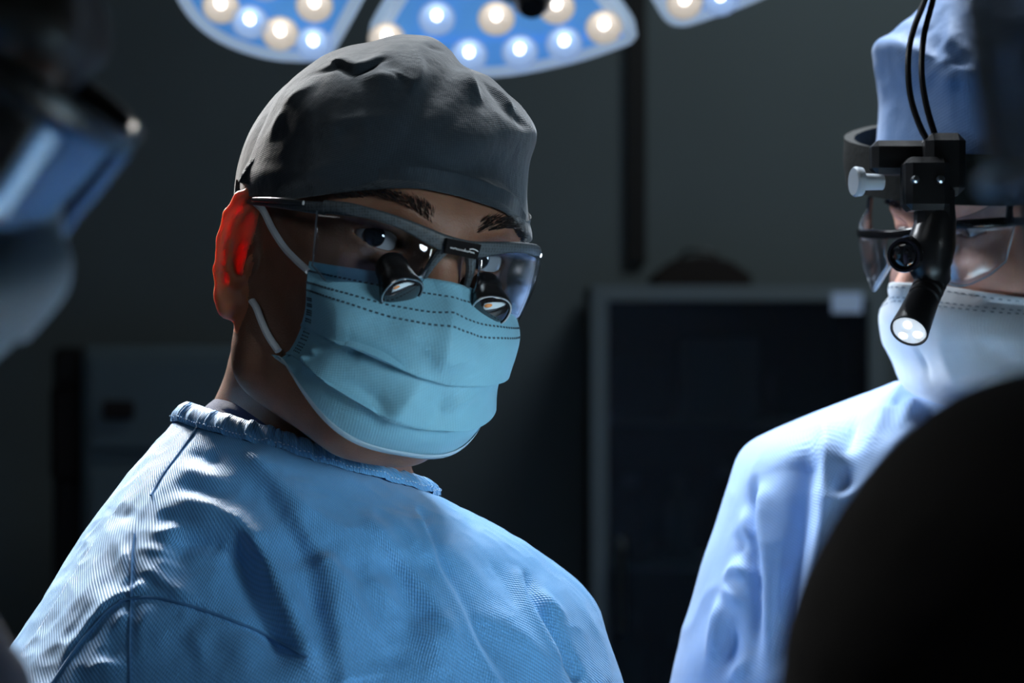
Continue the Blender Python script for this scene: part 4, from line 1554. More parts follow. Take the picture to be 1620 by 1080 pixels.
def ribbon(pts, tops, thick, nm, m, par, samples=80, ups=None):
    """bar that follows pts (head coords) with varying height and thickness; section rounded"""
    p = crom(pts, samples)
    hh = np.interp(np.linspace(0, 1, samples), np.linspace(0, 1, len(tops)), tops)
    th = np.interp(np.linspace(0, 1, samples), np.linspace(0, 1, len(thick)), thick)
    t = nrm(np.gradient(p, axis=0))
    n = 12
    V = []
    for i in range(samples):
        up = np.array([0, 0.15, 1.0])
        up = nrm(up - t[i] * (up @ t[i]))
        sd = np.cross(t[i], up)
        for k in range(n):
            a = 2 * math.pi * k / n
            ca, sa = math.cos(a), math.sin(a)
            ca = np.sign(ca) * abs(ca)**0.6
            sa = np.sign(sa) * abs(sa)**0.6
            V.append(p[i] + up * sa * hh[i] / 2 + sd * ca * th[i] / 2)
    F = [(i * n + k, i * n + (k + 1) % n, (i + 1) * n + (k + 1) % n, (i + 1) * n + k) for i in range(samples - 1) for k in range(n)]
    F += [tuple(range(n))[::-1], tuple((samples - 1) * n + k for k in range(n))]
    return part(nm, W(np.array(V)), F, m, par, sharp=50)


# brow bar, one sweep over both lenses
half = [(0.0690, 0.076, 0.0390), (0.060, 0.088, 0.0410), (0.048, 0.098, 0.0415), (0.034, 0.1045, 0.0400), (0.020, 0.109, 0.0370), (0.010, 0.1115, 0.0350), (0.0, 0.1125, 0.0345)]
bar = half + [(-a, b_, c) for a, b_, c in half[::-1][1:]]
ht = [0.0075, 0.0075, 0.0060, 0.0065, 0.0085, 0.0095, 0.0095, 0.0095, 0.0085, 0.0065, 0.0060, 0.0075, 0.0075]
frame = ribbon(bar, ht, [0.0045] * 13, 'frame', M['frame_black'], G, 140)
# bridge plate with its white lettering, and nose bridge arch
bp = W((0.0, 0.1152, 0.0340))
ex, ey, ez = RB[:, 0], RB[:, 1], RB[:, 2]
pl = MB().prism([(-0.0105, -0.0045), (0.0105, -0.0040), (0.0110, 0.0045), (-0.0110, 0.0040)], bp - ey * 0.001, -ex, ez, 0.0022, 0.0004)
plate = pl.build('bridge_plate', M['black_gloss'], frame)
M['print_white'] = mat('print_white', (0.85, 0.88, 0.9), rough=0.5)
sq = MB()
xs = np.linspace(0.0080, -0.0072, 44)
sq.tube([bp + ey * 0.0016 + ex * x + ez * (-0.0004 - 0.0007 * (k % 2) + (0.0008 if k in (9, 26, 35) else 0) - 0.012 * (0.008 - x) * 0.02) for k, x in enumerate(xs)], 0.00022, 5)
sq.tube([bp + ey * 0.0016 + ex * x + ez * (0.0006 + 0.0006 * math.sin((x + 0.009) * 600)) for x in np.linspace(-0.0040, -0.0095, 10)], 0.00025, 5)
sq.build('lettering', M['print_white'], plate, label='tiny white lettering')
ar = MB()
for s in (1, -1):
    ar.tube([W((s * 0.0085, 0.1105, 0.0315)), W((s * 0.0120, 0.108, 0.0230)), W((s * 0.0140, 0.104, 0.0120))], [0.0032, 0.0026, 0.0018], 10, 14)
ar.build('nose_bridge', M['frame_black'], frame)
for s in (1, -1):
    MB().sphere(W((s * 0.0135, 0.1005, 0.0120)), (0.0016, 0.0035, 0.0065), 14, 10, RB).build('nose_pad', M['black_plastic'], G)
# temples
for s in (1, -1):
    tp = [(s * 0.0690, 0.077, 0.0382), (s * 0.0765, 0.060, 0.0360), (s * 0.0805, 0.035, 0.0335), (s * 0.0820, 0.008, 0.0310), (s * 0.0785, -0.012, 0.0290), (s * 0.0770, -0.028, 0.0150)]
    ti = ribbon(tp, [0.0075, 0.0060, 0.0042, 0.0034, 0.0032, 0.003], [0.0034, 0.0032, 0.0026, 0.0024, 0.0024, 0.002], 'temple', M['frame_black'], G, 60)
    ribbon([(s * 0.0775, 0.066, 0.0384), (s * 0.0810, 0.050, 0.0368), (s * 0.0832, 0.030, 0.0346), (s * 0.0842, 0.010, 0.0324)], [0.0024, 0.0036, 0.0032, 0.0024], [0.0016] * 4, 'steel_inlay', M['steel'], ti, 30)
# lenses: clear sheets hung from the brow bar, wrapping to the sides
for s in (1, -1):
    top = crom([(s * 0.0722, 0.0745, 0.0360), (s * 0.060, 0.0885, 0.0385), (s * 0.034, 0.1045, 0.0375), (s * 0.014, 0.1100, 0.0320)], 30)
    bot = crom([(s * 0.0680, 0.0760, 0.0060), (s * 0.058, 0.0870, -0.0020), (s * 0.036, 0.1010, -0.0040), (s * 0.0165, 0.1065, 0.0080)], 30)
    Vv = []
    for i in range(30):
        for k in range(10):
            t_ = k / 9
            Vv.append(top[i] * (1 - t_) + bot[i] * t_ + np.array([0, 0.003 * math.sin(math.pi * t_), 0]))
    F = grid_faces(30, 10)
    le = part('lens', W(np.array(Vv)), F if s > 0 else F[:, ::-1].copy(), M['lens_clear'] if s > 0 else M['lens_left'], G)
    sm = le.modifiers.new('thickness', 'SOLIDIFY')
    sm.thickness = 0.0014
    # bright ground edge of the sheet
    edge = np.vstack([bot[::-1], ])
    MB().tube(W(np.vstack([top[:1], bot])), 0.00055, 6).build('lens_edge', mat('lens_edge', (0.25, 0.30, 0.34), rough=0.3, alpha=0.4), le)
# barrel magnifiers
for s in (1, -1):
    o = np.array([0.0325 if s > 0 else -0.0275, 0.1010, 0.0150])
    ax = nrm((s * -0.10, math.cos(math.radians(36)), -math.sin(math.radians(36))))
    oW, aW = W(o), RB @ ax
    prof = [(-0.004, 0.0080), (0.0, 0.0090), (0.0065, 0.0088), (0.0075, 0.0094), (0.0150, 0.0112), (0.0190, 0.0119), (0.0200, 0.0116), (0.0200, 0.0107), (0.0185, 0.0105)]
    bar_ = MB().lathe(prof, oW, aW, up=ez, n=48, sq=2.35, cap1=False).build('magnifier', M['black_plastic'], G, sharp=40)
    MB().lathe([(0.0196, 0.0117), (0.0205, 0.0115), (0.0205, 0.0109), (0.0198, 0.0108)], oW, aW, up=ez, n=48, sq=2.35, cap0=False, cap1=False).build('bezel', M['steel'], bar_)
    dome = [(0.0188, 0.0109)] + [(0.0188 + 0.0034 * math.sin(a), 0.0109 * math.cos(a)) for a in np.linspace(0.12, math.pi / 2 - 0.02, 12)]
    MB().lathe(dome, oW, aW, up=ez, n=48, sq=2.2).build('front_lens', M['scope_glass'], bar_, sharp=80)
# ------------------------------------------------------------------ the surgeon with the headlight, at the right
B = root('person', (0.36, 1.74, 0.0), 'surgeon in pale blue gown and white mask wearing a black headlight, at the right', 'person')
hB = Head(1632, 425, 1.70, -60, 3, -1, 0.0021, [
    ((0.0, -0.030, -0.02), NK(1665, 600, 1.76), 0.052, 0.056, 0.02),
    (NK(1665, 600, 1.76), NK(1665, 730, 1.77), 0.056, 0.060, 0.03),
])
part('body', hB.V, hB.F, M['skin_light'], B)
eyes(hB, B, hB.w((0.3, 1.0, -0.3)), M['iris'])
brows(hB, B, M['hair'], 180, 7)
WB = hB.w
RBb = hB.R

M['cap_blue'] = cloth('cap_blue', (0.095, 0.20, 0.42), period=0.002, strength=0.25, rough=0.65, spec=0.3, sheen=0.2, dark=0.08, crinkle=0.35, cscale=40)
capB_out = [(1386, 300), (1388, 230), (1394, 150), (1387, 98), (1386, 70), (1408, 56), (1425, 40), (1450, 20), (1490, -25), (1570, -60), (1680, -60), (1770, -10), (1830, 80), (1850, 190), (1840, 310), (1790, 410), (1640, 430), (1450, 390)]
capB_edge = [(1388, 298), (1400, 306), (1425, 313), (1465, 314), (1510, 311), (1560, 303), (1610, 293)]
capB_lines = [
    ([(1400, 70), (1440, 130), (1450, 200)], 0.0017, 0.0104, 0.0104),
    ([(1470, 30), (1480, 80), (1490, 100)], -0.0033, 0.0104, 0.0078),
    ([(1500, 10), (1502, 60), (1490, 95)], 0.0033, 0.0078, 0.0078),
    ([(1475, 92), (1510, 100), (1540, 85)], -0.0033, 0.0078, 0.0078),
    ([(1480, 115), (1520, 135)], 0.0028, 0.0078, 0.0078),
    ([(1530, 0), (1580, 50), (1600, 90)], -0.0033, 0.0156, 0.0130),
    ([(1560, 10), (1600, 40), (1620, 80)], 0.0033, 0.0130, 0.0130),
    ([(1420, 60), (1460, 50), (1490, 20)], -0.0022, 0.0078, 0.0078),
]
capB, _, _ = make_cap(hB, P(1615, 215, 1.70), capB_out, 0.112, capB_edge, [(0, 5), (25, 0), (-60, -35), (-90, -40), (-120, -36), (-150, -26)], capB_lines, M['cap_blue'], B, nu=300, nv=130, rough_amp=0.0012)

mB_edge = [(1700, 474), (1704, 506), (1702, 540), (1697, 575), (1690, 605)]
mB_ctr = [(0.108, -0.0040), (0.122, -0.018), (0.116, -0.038), (0.103, -0.060), (0.096, -0.078), (0.078, -0.104)]
mB_lines = [
    ([(1520, 545), (1570, 560), (1620, 580)], -0.0050, 0.008, 0.012),
    ([(1580, 590), (1600, 600), (1640, 590)], 0.003, 0.006, 0.006),
    ([(1455, 545), (1465, 580), (1475, 600)], -0.0020, 0.003, 0.003),
    ([(1480, 510), (1500, 580), (1530, 640)], 0.003, 0.012, 0.012),
]
mkB, mGb, mNb, mvb, mLb = make_mask(hB, -1, mB_edge, mB_ctr, 0.004, [], M['mask_white'], B, nu=161, nvp=22, q0=1.4, q1=0.8, lines=mB_lines, lift=0.0005)
weld_marks(mGb, mNb, mvb, mLb, [0.05, 0.155, 0.19], [], M['stitch_soft'], mkB, hw=0.00045, hl=0.0012, step=0.0042)
lp = [hB.on(a, b_, 0.002) for a, b_ in ((1698, 476), (1718, 450), (1735, 425))]
lp = [a for a in lp if a is not None]
if len(lp) > 2:
    MB().tube(lp, 0.0016, 8, 16).build('ear_loop', M['loop'], mkB)

ringsB = [
    (1452, 604, 1.705, 1790, 640, 1.79, 0.085, 0.085, 40),
    (1430, 612, 1.70, 1810, 650, 1.79, 0.090, 0.090, 34),
    (1375, 632, 1.69, 1880, 668, 1.80, 0.105, 0.100, 20),
    (1305, 655, 1.68, 1950, 690, 1.81, 0.120, 0.110, 10),
    (1240, 684, 1.67, 2010, 715, 1.82, 0.130, 0.115, 0),
    (1194, 716, 1.66, 2050, 745, 1.82, 0.138, 0.120, 0),
    (1168, 775, 1.655, 2080, 800, 1.82, 0.146, 0.122, 0),
    (1140, 860, 1.65, 2110, 880, 1.82, 0.152, 0.125, 0),
    (1110, 960, 1.645, 2140, 980, 1.82, 0.156, 0.128, 0),
    (1076, 1082, 1.64, 2170, 1090, 1.82, 0.160, 0.13, 0),
    (1040, 1250, 1.64, 2200, 1250, 1.82, 0.160, 0.13, 0),
    (1060, 1600, 1.65, 2180, 1600, 1.81, 0.16, 0.13, 0),
    (1150, 2200, 1.66, 2100, 2200, 1.80, 0.17, 0.15, 0),
    (1120, 3000, 1.66, 2130, 3000, 1.80, 0.20, 0.18, 0),
]
bV, bF_, bN, bU = gown_loft(ringsB, 460, 320, 2.2)
bl = [
    ([(1193, 745), (1190, 800), (1192, 850), (1196, 930), (1197, 1085)], -0.008, 0.006, 0.002, 0.2),
    ([(1202, 760), (1201, 820), (1207, 900), (1208, 1085)], 0.005, 0.003, 0.010, 0.2),
    ([(1282, 690), (1270, 770), (1260, 850), (1248, 940), (1236, 1085)], -0.012, 0.018, 0.012, 0.15),
    ([(1303, 662), (1305, 760), (1298, 850), (1284, 930), (1270, 1000)], 0.011, 0.005, 0.012, 0.15),
    ([(1322, 700), (1330, 760), (1335, 790)], -0.008, 0.008, 0.008),
    ([(1318, 800), (1350, 790), (1400, 745), (1440, 690), (1460, 660)], 0.008, 0.006, 0.008),
    ([(1385, 800), (1420, 745), (1455, 700)], -0.008, 0.008, 0.008),
    ([(1398, 640), (1390, 670), (1362, 730)], 0.007, 0.006, 0.010),
    ([(1365, 650), (1350, 690), (1335, 730)], -0.006, 0.006, 0.006),
    ([(1445, 625), (1440, 650), (1418, 690)], 0.006, 0.005, 0.006),
    ([(1425, 620), (1412, 650)], -0.005, 0.005, 0.005),
    ([(1470, 640), (1478, 670), (1470, 700)], -0.008, 0.008, 0.008),
    # sleeve
    ([(1180, 790), (1178, 830), (1190, 880)], 0.005, 0.004, 0.005),
    ([(1140, 925), (1165, 900), (1192, 918)], 0.006, 0.004, 0.004),
    ([(1140, 922), (1160, 942), (1178, 962)], 0.006, 0.003, 0.004),
    ([(1140, 935), (1136, 990), (1118, 1080)], 0.008, 0.005, 0.005),
    ([(1162, 970), (1156, 1020), (1146, 1080)], -0.007, 0.006, 0.006),
    ([(1186, 1035), (1168, 1055), (1152, 1082)], 0.005, 0.003, 0.004),
    ([(1160, 840), (1172, 860), (1160, 890)], -0.004, 0.004, 0.004),
]
bl = [(a[0], a[1], a[2], a[3]) + tuple(a[4:]) for a in bl]
bV = folds(bV, bN, bF_, bl)
bN = vnormals(bV, bF_)
bV = bV + bN * (0.0016 * vnoise(bV * np.array([20, 20, 12]), 31) + 0.0008 * (1 - 2 * np.abs(vnoise(bV * 30, 32))))[:, None]
gownB = part('gown', bV, bF_, M['gown_pale'], B, uv=bU)
sm = gownB.modifiers.new('thickness', 'SOLIDIFY')
sm.thickness = 0.0012
sm.offset = -1
stand(B, 0.38, 1.76, M['navy'])

# --- safety glasses of the surgeon at the right
S = root('safety_glasses', tuple(WB((0, 0.11, 0.03))), 'clear safety glasses with a black bar, on the surgeon with the headlight', 'glasses')


def ribbonB(pts, tops, thick, nm, m, par, samples=60, closed=False):
    global W
    keep = W
    W = WB
    o = ribbon(pts, tops, thick, nm, m, par, samples)
    W = keep
    return o


zb = 0.031
front = [(0.074, 0.080, zb), (0.066, 0.098, zb + 0.001), (0.045, 0.112, zb), (0.020, 0.118, zb - 0.002), (0.0, 0.119, zb - 0.003), (-0.020, 0.118, zb - 0.002), (-0.045, 0.112, zb), (-0.066, 0.098, zb), (-0.074, 0.080, zb)]
sf = ribbonB(front, [0.0062] * 5, [0.004] * 5, 'frame', M['black_gloss'], S, 90)
for s in (1, -1):
    ribbonB([(s * 0.074, 0.081, zb), (s * 0.0785, 0.055, zb - 0.001), (s * 0.080, 0.02, zb - 0.003), (s * 0.079, -0.02, zb - 0.008)], [0.006, 0.0050, 0.0046, 0.004], [0.003] * 4, 'temple', M['black_gloss'], S, 40)
    ribbonB([(s * 0.0735, 0.084, zb + 0.001), (s * 0.074, 0.083, zb + 0.014), (s * 0.070, 0.084, zb + 0.026)], [0.0045, 0.004, 0.003], [0.004] * 3, 'brow_post', M['black_gloss'], sf, 20)
    tp_ = crom([(s * 0.074, 0.079, zb - 0.002), (s * 0.066, 0.097, zb - 0.002), (s * 0.045, 0.111, zb - 0.002), (s * 0.010, 0.118, zb - 0.004)], 26)
    bt_ = crom([(s * 0.066, 0.082, zb - 0.026), (s * 0.058, 0.094, zb - 0.036), (s * 0.042, 0.106, zb - 0.040), (s * 0.016, 0.112, zb - 0.024)], 26)
    Vv = [tp_[i] * (1 - k / 7) + bt_[i] * (k / 7) + np.array([0, 0.003 * math.sin(math.pi * k / 7), 0]) for i in range(26) for k in range(8)]
    F = grid_faces(26, 8)
    le = part('lens', WB(np.array(Vv)), F if s > 0 else F[:, ::-1].copy(), M['lens_left'], S)
    le.modifiers.new('thickness', 'SOLIDIFY').thickness = 0.0015
    MB().tube(WB(np.vstack([tp_[:1], bt_])), 0.0006, 6).build('lens_edge', mat('lens_edge', (0.65, 0.75, 0.85), rough=0.2, alpha=0.7), le)
    tq = crom([(s * 0.073, 0.082, zb + 0.020), (s * 0.062, 0.099, zb + 0.008), (s * 0.045, 0.111, zb + 0.003)], 16)
    bq = crom([(s * 0.074, 0.080, zb + 0.002), (s * 0.064, 0.099, zb + 0.002), (s * 0.044, 0.1115, zb + 0.001)], 16)
    Vv = [tq[i] * (1 - k / 4) + bq[i] * (k / 4) for i in range(16) for k in range(5)]
    F = grid_faces(16, 5)
    ul = part('brow_guard', WB(np.array(Vv)), F if s > 0 else F[:, ::-1].copy(), clear('brow_guard_plastic', refl=0.2, rough=0.1, haze=0.12), S)
    ul.modifiers.new('thickness', 'SOLIDIFY').thickness = 0.0015

# --- headlight on its band
Hh = root('headlight', tuple(WB((0, 0.12, 0.07))), 'black headlight with lit lower barrel on a headband, worn by the surgeon at right', 'headlamp')
n = 90
an = np.linspace(0, 2 * math.pi, n, endpoint=False)
Vb = []
sec = [(-0.0035, -0.016), (0.0035, -0.017), (0.0050, 0.0), (0.0035, 0.017), (-0.0035, 0.016)]
for a in an:
    c, s_ = math.cos(a), math.sin(a)
    rx, ry = (0.112 if c > 0 else 0.0985), (0.140 if s_ > 0 else 0.118)
    for (dr_, dz_) in sec:
        Vb.append((c * (rx + dr_), -0.010 + s_ * (ry + dr_), 0.080 - 0.010 * s_ + 0.020 * c + dz_))
kk = len(sec)
Fb = [(i * kk + j, ((i + 1) % n) * kk + j, ((i + 1) % n) * kk + (j + 1) % kk, i * kk + (j + 1) % kk) for i in range(n) for j in range(kk)]
M['band'] = mat('headband_padding', (0.007, 0.008, 0.007), rough=0.75, spec=0.2, bump=0.6, bscale=260)
part('headband', WB(np.array(Vb)), Fb, M['band'], Hh, sharp=60)


def lamp_px(x, y, d):
    return P(x, y, d)


D0 = 1.545
# mount block, hinge and knob
mb = MB()
mb.box(P(1463, 292, D0), (0.028, 0.030, 0.034), bev=0.004)
mb.box(P(1490, 262, D0 + 0.012), (0.026, 0.036, 0.040), bev=0.005)
mb.box(P(1432, 250, D0 + 0.02), (0.045, 0.02, 0.022), bev=0.004)
mount = mb.build('mount', M['black_plastic'], Hh)
sc1 = mb = MB()
kb = MB().lathe([(0.0, 0.0050), (0.014, 0.0055), (0.0145, 0.0092), (0.0185, 0.0098), (0.0200, 0.0088)], P(1396, 288, D0 + 0.005), nrm((-1, -0.25, 0.0)), n=28)
M['knob_grey'] = mat('knob_grey', (0.42, 0.47, 0.52), rough=0.28, spec=0.6)
kb.build('knob', M['knob_grey'], Hh, label='pale grey adjustment knob')
for (x, y) in ((1447, 285), (1487, 285)):
    MB().lathe([(0.0, 0.0026), (0.003, 0.0026), (0.0042, 0.0014)], P(x, y, D0 - 0.015), (0, -1, 0.2), n=14).build('screw', M['steel'], mount)
# lamp housing hanging from the mount
hs = MB()
hs.tube([P(1486, 312, D0 + 0.004), P(1482, 345, D0), P(1474, 385, D0 - 0.001), P(1472, 420, D0), P(1482, 446, D0 + 0.006)], [0.009, 0.0125, 0.0155, 0.0140, 0.0095], 24, 24)
hs.tube([P(1470, 395, D0), P(1440, 402, D0 - 0.004)], [0.013, 0.0112], 20, 6)
hs.box(P(1478, 330, D0), (0.024, 0.022, 0.03), bev=0.004)
house = hs.build('housing', M['black_plastic'], Hh)
# upper lens of the housing
ax1 = nrm((-0.42, -0.88, -0.12))
c1 = P(1436, 402, D0 - 0.006)
MB().lathe([(-0.012, 0.0108), (0.008, 0.0112), (0.0095, 0.0106), (0.0095, 0.0090), (0.006, 0.0086)], c1, ax1, n=32, cap1=False).build('lens_ring', M['black_gloss'], house)
dome = [(0.0060 + 0.0030 * math.sin(a), 0.0088 * math.cos(a)) for a in np.linspace(0.0, math.pi / 2 - 0.02, 10)]
MB().lathe(dome, c1, ax1, n=32).build('upper_lens', M['scope_glass'], house, sharp=80)
# lit barrel below, with grip rings
b0, b1 = P(1482, 425, D0 + 0.012), P(1438, 524, D0 - 0.028)
axb = nrm(b1 - b0)
Lb = float(np.linalg.norm(b1 - b0))
pf = [(0.0, 0.0095), (0.004, 0.0102)]
for k in range(4):
    z0 = 0.010 + 0.0065 * k
    pf += [(z0, 0.0102), (z0 + 0.0010, 0.0092), (z0 + 0.0022, 0.0092), (z0 + 0.0032, 0.0104)]
pf += [(Lb * 0.80, 0.0114), (Lb * 0.98, 0.0124), (Lb, 0.0122), (Lb, 0.0113), (Lb - 0.002, 0.0110)]
br = MB().lathe(pf, b0, axb, n=36, cap1=False).build('barrel', M['black_plastic'], Hh)
M['headlight_on'] = mat('headlight_on', (0.9, 0.95, 1.0), rough=0.2, emit=(0.90, 0.96, 1.0), estr=0.45, vary=0.5, vscale=260)
MB().lathe([(Lb - 0.0026, 0.0111), (Lb - 0.0006, 0.0105), (Lb + 0.0004, 0.006), (Lb + 0.0006, 0.001)], b0, axb, n=32).build('lit_lens', M['headlight_on'], br, label='glowing white lens')
for k, (a, r_) in enumerate([(0.6, 0.0055), (2.7, 0.0055), (4.6, 0.0055)]):
    e1 = nrm(np.cross(axb, (0, 0, 1)))
    e2 = np.cross(axb, e1)
    MB().lathe([(0.0, 0.0030), (0.0010, 0.0024), (0.0012, 0.0005)], b0 + axb * (Lb + 0.0002) + r_ * (math.cos(a) * e1 + math.sin(a) * e2), axb, n=14).build('emitter', mat('emitter', (1, 1, 1), emit=(1, 0.98, 0.95), estr=1.6), br)
# thin bracket arc and the two cables
MB().tube([P(1500, 300, D0 + 0.01), P(1507, 340, D0), P(1507, 390, D0), P(1499, 428, D0), P(1482, 448, D0 + 0.005)], 0.0011, 8, 30).build('bracket_arc', M['black_gloss'], Hh)
MB().tube([P(1478, -60, 1.60), P(1465, -5, 1.585), P(1446, 45, 1.57), P(1437, 90, 1.56), P(1440, 150, 1.555), P(1458, 205, 1.55), P(1486, 250, 1.55)], 0.0021, 8, 50).build('cable', M['black_plastic'], Hh)
MB().tube([P(1488, -60, 1.60), P(1476, 0, 1.585), P(1462, 55, 1.57), P(1458, 110, 1.56), P(1464, 160, 1.555), P(1478, 210, 1.55), P(1492, 250, 1.55)], 0.0021, 8, 50).build('cable', M['black_plastic'], Hh)

# ------------------------------------------------------------------ out-of-focus colleague at the left edge
C_ = root('person', (-0.30, 0.78, 0.0), 'blurred colleague in dark cap at the left edge, face turned right', 'person')
hC = Head(-395, 20, 0.78, 86, 33, 0, 0.003, [
    ((0.0, -0.030, -0.02), NK(-740, 500, 0.80), 0.052, 0.056, 0.02),
], detail=True)
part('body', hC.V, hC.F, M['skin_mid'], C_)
eyes(hC, C_, hC.w((0, 1.0, -0.3)), M['iris'])
capC_out = [(150, 60), (146, 0), (120, -120), (40, -260), (-120, -370), (-320, -400), (-560, -360), (-760, -240), (-860, -40), (-840, 160), (-700, 300), (-400, 330), (-100, 260), (80, 170)]
# the cap sits on the skull with an even margin
az_ = np.linspace(0, 2 * math.pi, 120, endpoint=False)
el_ = np.linspace(0.0, math.pi / 2 - 0.001, 40)
Vc = []
for a in az_:
    e0 = 0.30 if math.sin(a) > 0.3 else (0.30 - 0.75 * min(1, (0.3 - math.sin(a)) / 0.8))
    for e in np.linspace(e0, math.pi / 2 - 0.001, 40):
        d = np.array([math.cos(e) * math.cos(a), math.cos(e) * math.sin(a), math.sin(e)])
        r = 1 / math.sqrt((d[0] / 0.0815)**2 + (d[1] / 0.1045)**2 + (d[2] / 0.094)**2)
        Vc.append(np.array([0, -0.012, 0.046]) + d * (r + 0.0015 * math.sin(7 * a + 3 * e)))
part('cap', hC.w(np.array(Vc)), grid_faces(120, 40, True), M['black_cloth'], C_, uv=np.zeros((4800, 2)))
M['mask_grey'] = cloth('mask_grey_blue', (0.30, 0.37, 0.45), strength=0.1)
mC, mGc, _, _, _ = make_mask(hC, 1, [(-250, 290), (-290, 350), (-320, 410), (-340, 470)], [(0.108, 0.004), (0.132, -0.012), (0.130, -0.040), (0.122, -0.066), (0.102, -0.096)], 0.003, [0.5], M['mask_grey'], C_, nu=81, nvp=20, q0=1.3, q1=0.8)
ringsC = [
    (-900, 560, 0.74, -520, 620, 0.84, 0.08, 0.08, 10),
    (-1000, 780, 0.72, -330, 800, 0.86, 0.12, 0.10, 0),
    (-1300, 1000, 0.70, -160, 960, 0.88, 0.15, 0.12, 0),
    (-1450, 1300, 0.70, -70, 1060, 0.89, 0.16, 0.12, 0),
    (-1500, 1700, 0.70, -40, 1400, 0.89, 0.16, 0.12, 0),
    (-1400, 3000, 0.70, -40, 3000, 0.89, 0.17, 0.14, 0),
    (-1400, 5600, 0.70, -40, 5600, 0.89, 0.19, 0.16, 0),
]
cV, cF, cN, cU = gown_loft(ringsC, 160, 120, 2.2)
part('gown', cV, cF, M['navy'], C_, uv=cU)
stand(C_, -0.34, 0.80, M['navy'])
Sg = root('safety_glasses', tuple(hC.w((0, 0.11, 0.03))), 'blurred safety glasses with a blue reflection painted into the lens, on the colleague at left', 'glasses')
W_keep = W
W = hC.w
zf = 0.028
fr = [(0.076, 0.070, zf + 0.006), (0.070, 0.096, zf + 0.006), (0.045, 0.116, zf + 0.004), (0.0, 0.124, zf + 0.002), (-0.045, 0.116, zf + 0.004), (-0.070, 0.096, zf + 0.006), (-0.076, 0.070, zf + 0.006)]
ribbon(fr, [0.008] * 3, [0.004] * 3, 'frame', M['black_plastic'], Sg, 60)
for s in (1, -1):
    ribbon([(s * 0.076, 0.072, zf + 0.006), (s * 0.080, 0.03, zf + 0.006), (s * 0.080, -0.02, zf)], [0.009, 0.008, 0.006], [0.003] * 3, 'temple', M['black_plastic'], Sg, 30)
M['lens_reflect'] = clear('blue_reflection_lens', tint=(0.5, 0.7, 0.95), refl=0.12, rough=0.2, haze=0.4, haze_col=(0.30, 0.55, 0.95))  # blue haze stands in for the bright field reflected in the lens
for s in (1, -1):
    for (nm, x0, x1, mm) in (('side_shield', 0.0, 0.6, M['lens_clear']), ('lens', 0.6, 1.0, M['lens_reflect'])):
        tp_ = crom([(s * 0.076, 0.072, zf), (s * 0.070, 0.096, zf), (s * 0.045, 0.117, zf), (s * 0.006, 0.124, zf)], 41)[int(40 * x0):int(40 * x1) + 1]
        bt_ = crom([(s * 0.070, 0.074, zf - 0.030), (s * 0.062, 0.096, zf - 0.036), (s * 0.040, 0.114, zf - 0.038), (s * 0.012, 0.120, zf - 0.030)], 41)[int(40 * x0):int(40 * x1) + 1]
        m_ = len(tp_)
        Vv = [tp_[i] * (1 - k / 7) + bt_[i] * (k / 7) for i in range(m_) for k in range(8)]
        F = grid_faces(m_, 8)
        le = part(nm, W(np.array(Vv)), F if s > 0 else F[:, ::-1].copy(), mm, Sg)
        le.modifiers.new('thickness', 'SOLIDIFY').thickness = 0.0016
W = W_keep

# ------------------------------------------------------------------ out-of-focus colleague at the right edge
D_ = root('person', (0.23, 0.62, 0.0), 'dark out-of-focus colleague whose black shoulder fills the lower right corner', 'person')
hD = Head(2325, 30, 0.64, -80, 14, 0, 0.003, [
    ((0.0, -0.030, -0.02), NK(2420, 640, 0.66), 0.052, 0.058, 0.02),
])
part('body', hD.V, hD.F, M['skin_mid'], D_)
eyes(hD, D_, hD.w((0, 1.0, -0.3)), M['iris'])
part('cap', hD.w(np.array(Vc)), grid_faces(120, 40, True), M['black_cloth'], D_, uv=np.zeros((4800, 2)))
make_mask(hD, -1, [(2185, 300), (2205, 370), (2215, 430), (2225, 490)], [(0.108, 0.004), (0.130, -0.012), (0.128, -0.040), (0.120, -0.066), (0.100, -0.096)], 0.003, [0.5], M['mask_grey'], D_, nu=61, nvp=16)
ringsD = [
    (1998, 560, 0.64, 2538, 580, 0.70, 0.09, 0.09, 0),
    (1798, 575, 0.63, 2738, 600, 0.71, 0.11, 0.10, 0),
    (1658, 606, 0.625, 2888, 640, 0.72, 0.125, 0.11, 0),
    (1558, 652, 0.62, 2988, 700, 0.72, 0.135, 0.115, 0),
    (1468, 726, 0.615, 3088, 780, 0.72, 0.14, 0.12, 0),
    (1398, 806, 0.61, 3148, 880, 0.72, 0.145, 0.12, 0),
    (1341, 890, 0.61, 3198, 1000, 0.72, 0.15, 0.12, 0),
    (1300, 975, 0.61, 3238, 1120, 0.72, 0.15, 0.12, 0),
    (1276, 1085, 0.61, 3268, 1250, 0.72, 0.15, 0.12, 0),
    (1263, 1400, 0.61, 3278, 1600, 0.72, 0.15, 0.12, 0),
    (1388, 3200, 0.62, 3188, 3200, 0.71, 0.16, 0.14, 0),
    (1368, 6900, 0.62, 3208, 6900, 0.71, 0.18, 0.16, 0),
]
dV, dF, dN, dU = gown_loft(ringsD, 200, 160, 2.2)
part('gown', dV, dF, M['black_cloth'], D_, uv=dU)
stand(D_, 0.25, 0.66, M['black_cloth'])
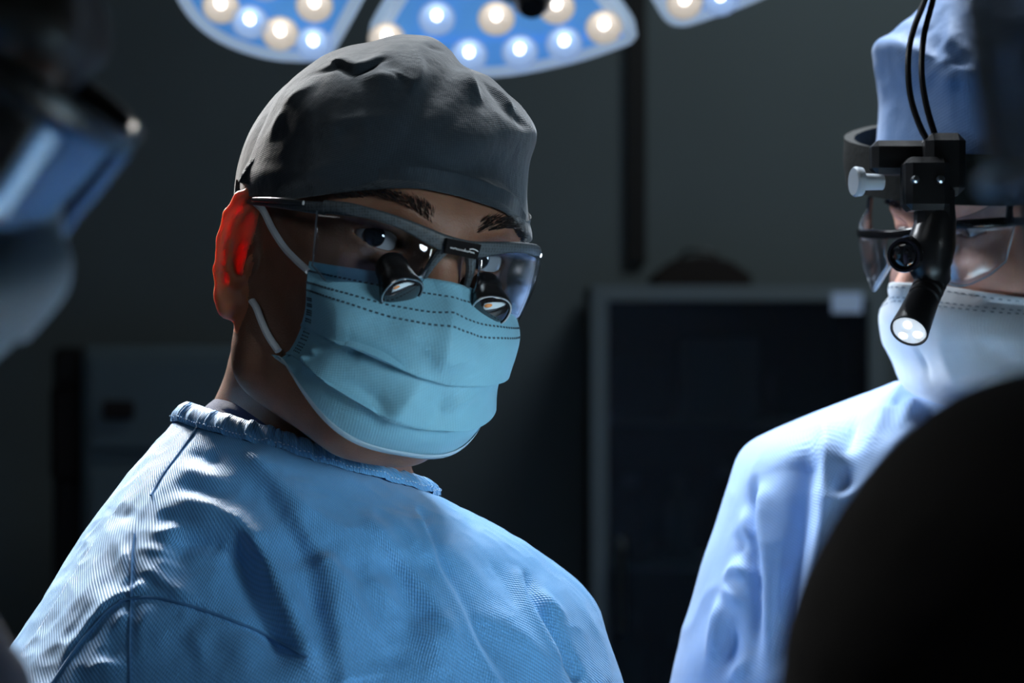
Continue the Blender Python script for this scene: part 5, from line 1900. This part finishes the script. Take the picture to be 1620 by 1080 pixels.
# clear face shield of that colleague: browband, curved sheet, rolled lower edge
Fs = root('face_shield', tuple(hD.w((0, 0.13, 0.02))), 'blurred clear face shield reaching in at the upper right edge', 'face shield')
an = np.linspace(-1.25, 1.25, 50)
Vs_ = []
for a in an:
    for z in np.linspace(0.085, -0.012, 14):
        rr = 0.148 + (0.085 - z) * 0.10
        Vs_.append((math.sin(a) * 0.088, -0.02 + math.cos(a) * rr, z))
sh_ = part('shield_sheet', hD.w(np.array(Vs_)), grid_faces(50, 14), clear('shield_plastic', tint=(0.95, 0.97, 0.98), refl=0.06, haze=0.16, haze_col=(0.5, 0.62, 0.7)), Fs)
sh_.modifiers.new('thickness', 'SOLIDIFY').thickness = 0.0008
G2 = np.array(Vs_).reshape(50, 14, 3)
MB().tube(hD.w(G2[:, -1]), 0.0035, 8).build('lower_edge', clear('shield_edge', tint=(0.7, 0.8, 0.9), refl=0.1, haze=0.5, haze_col=(0.45, 0.6, 0.75)), sh_)
MB().tube(hD.w(G2[:, 0]), 0.0060, 8).build('browband', M['black_plastic'], Fs)

# ------------------------------------------------------------------ draped operating table below the view, added for bounce light and lens reflections
T = root('operating_table', (0.25, 1.06, 0.0), 'unseen operating table under pale drapes with an orange prepared field', 'table')
M['drape'] = mat('drape', (0.55, 0.72, 0.82), rough=0.7, bump=0.3, bscale=30)
M['field'] = mat('prepared_skin', (0.70, 0.27, 0.06), rough=0.4)
MB().box((0.25, 1.06, 0.04), (0.5, 0.22, 0.08), bev=0.01).build('base', M['steel'], T)
MB().box((0.25, 1.06, 0.42), (0.16, 0.14, 0.70), bev=0.01).build('column', M['steel'], T)
MB().box((0.50, 1.06, 0.80), (1.0, 0.26, 0.08), bev=0.02).build('table_top', M['cab_body'], T)
n1, n2 = 90, 40
xx = np.linspace(-0.02, 1.02, n1)
tt = np.linspace(-1, 1, n2)
Vd = []
for x in xx:
    for t_ in tt:
        y = 1.06 + 0.145 * np.sign(t_) * min(abs(t_) * 1.7, 1)
        z = 0.905 + 0.02 * math.sin(x * 6) - max(0, abs(t_) - 0.6) * 0.85
        Vd.append((x, y + 0.008 * math.sin(x * 40) * max(0, abs(t_) - 0.6), z - 0.03 * (t_ * t_)))
part('drape', np.array(Vd), grid_faces(n1, n2), M['drape'], T)
MB().sphere((0.10, 1.06, 0.905), (0.11, 0.09, 0.035), 24, 12).build('prepared_field', M['field'], T)  # added to give the loupe lenses an orange reflection
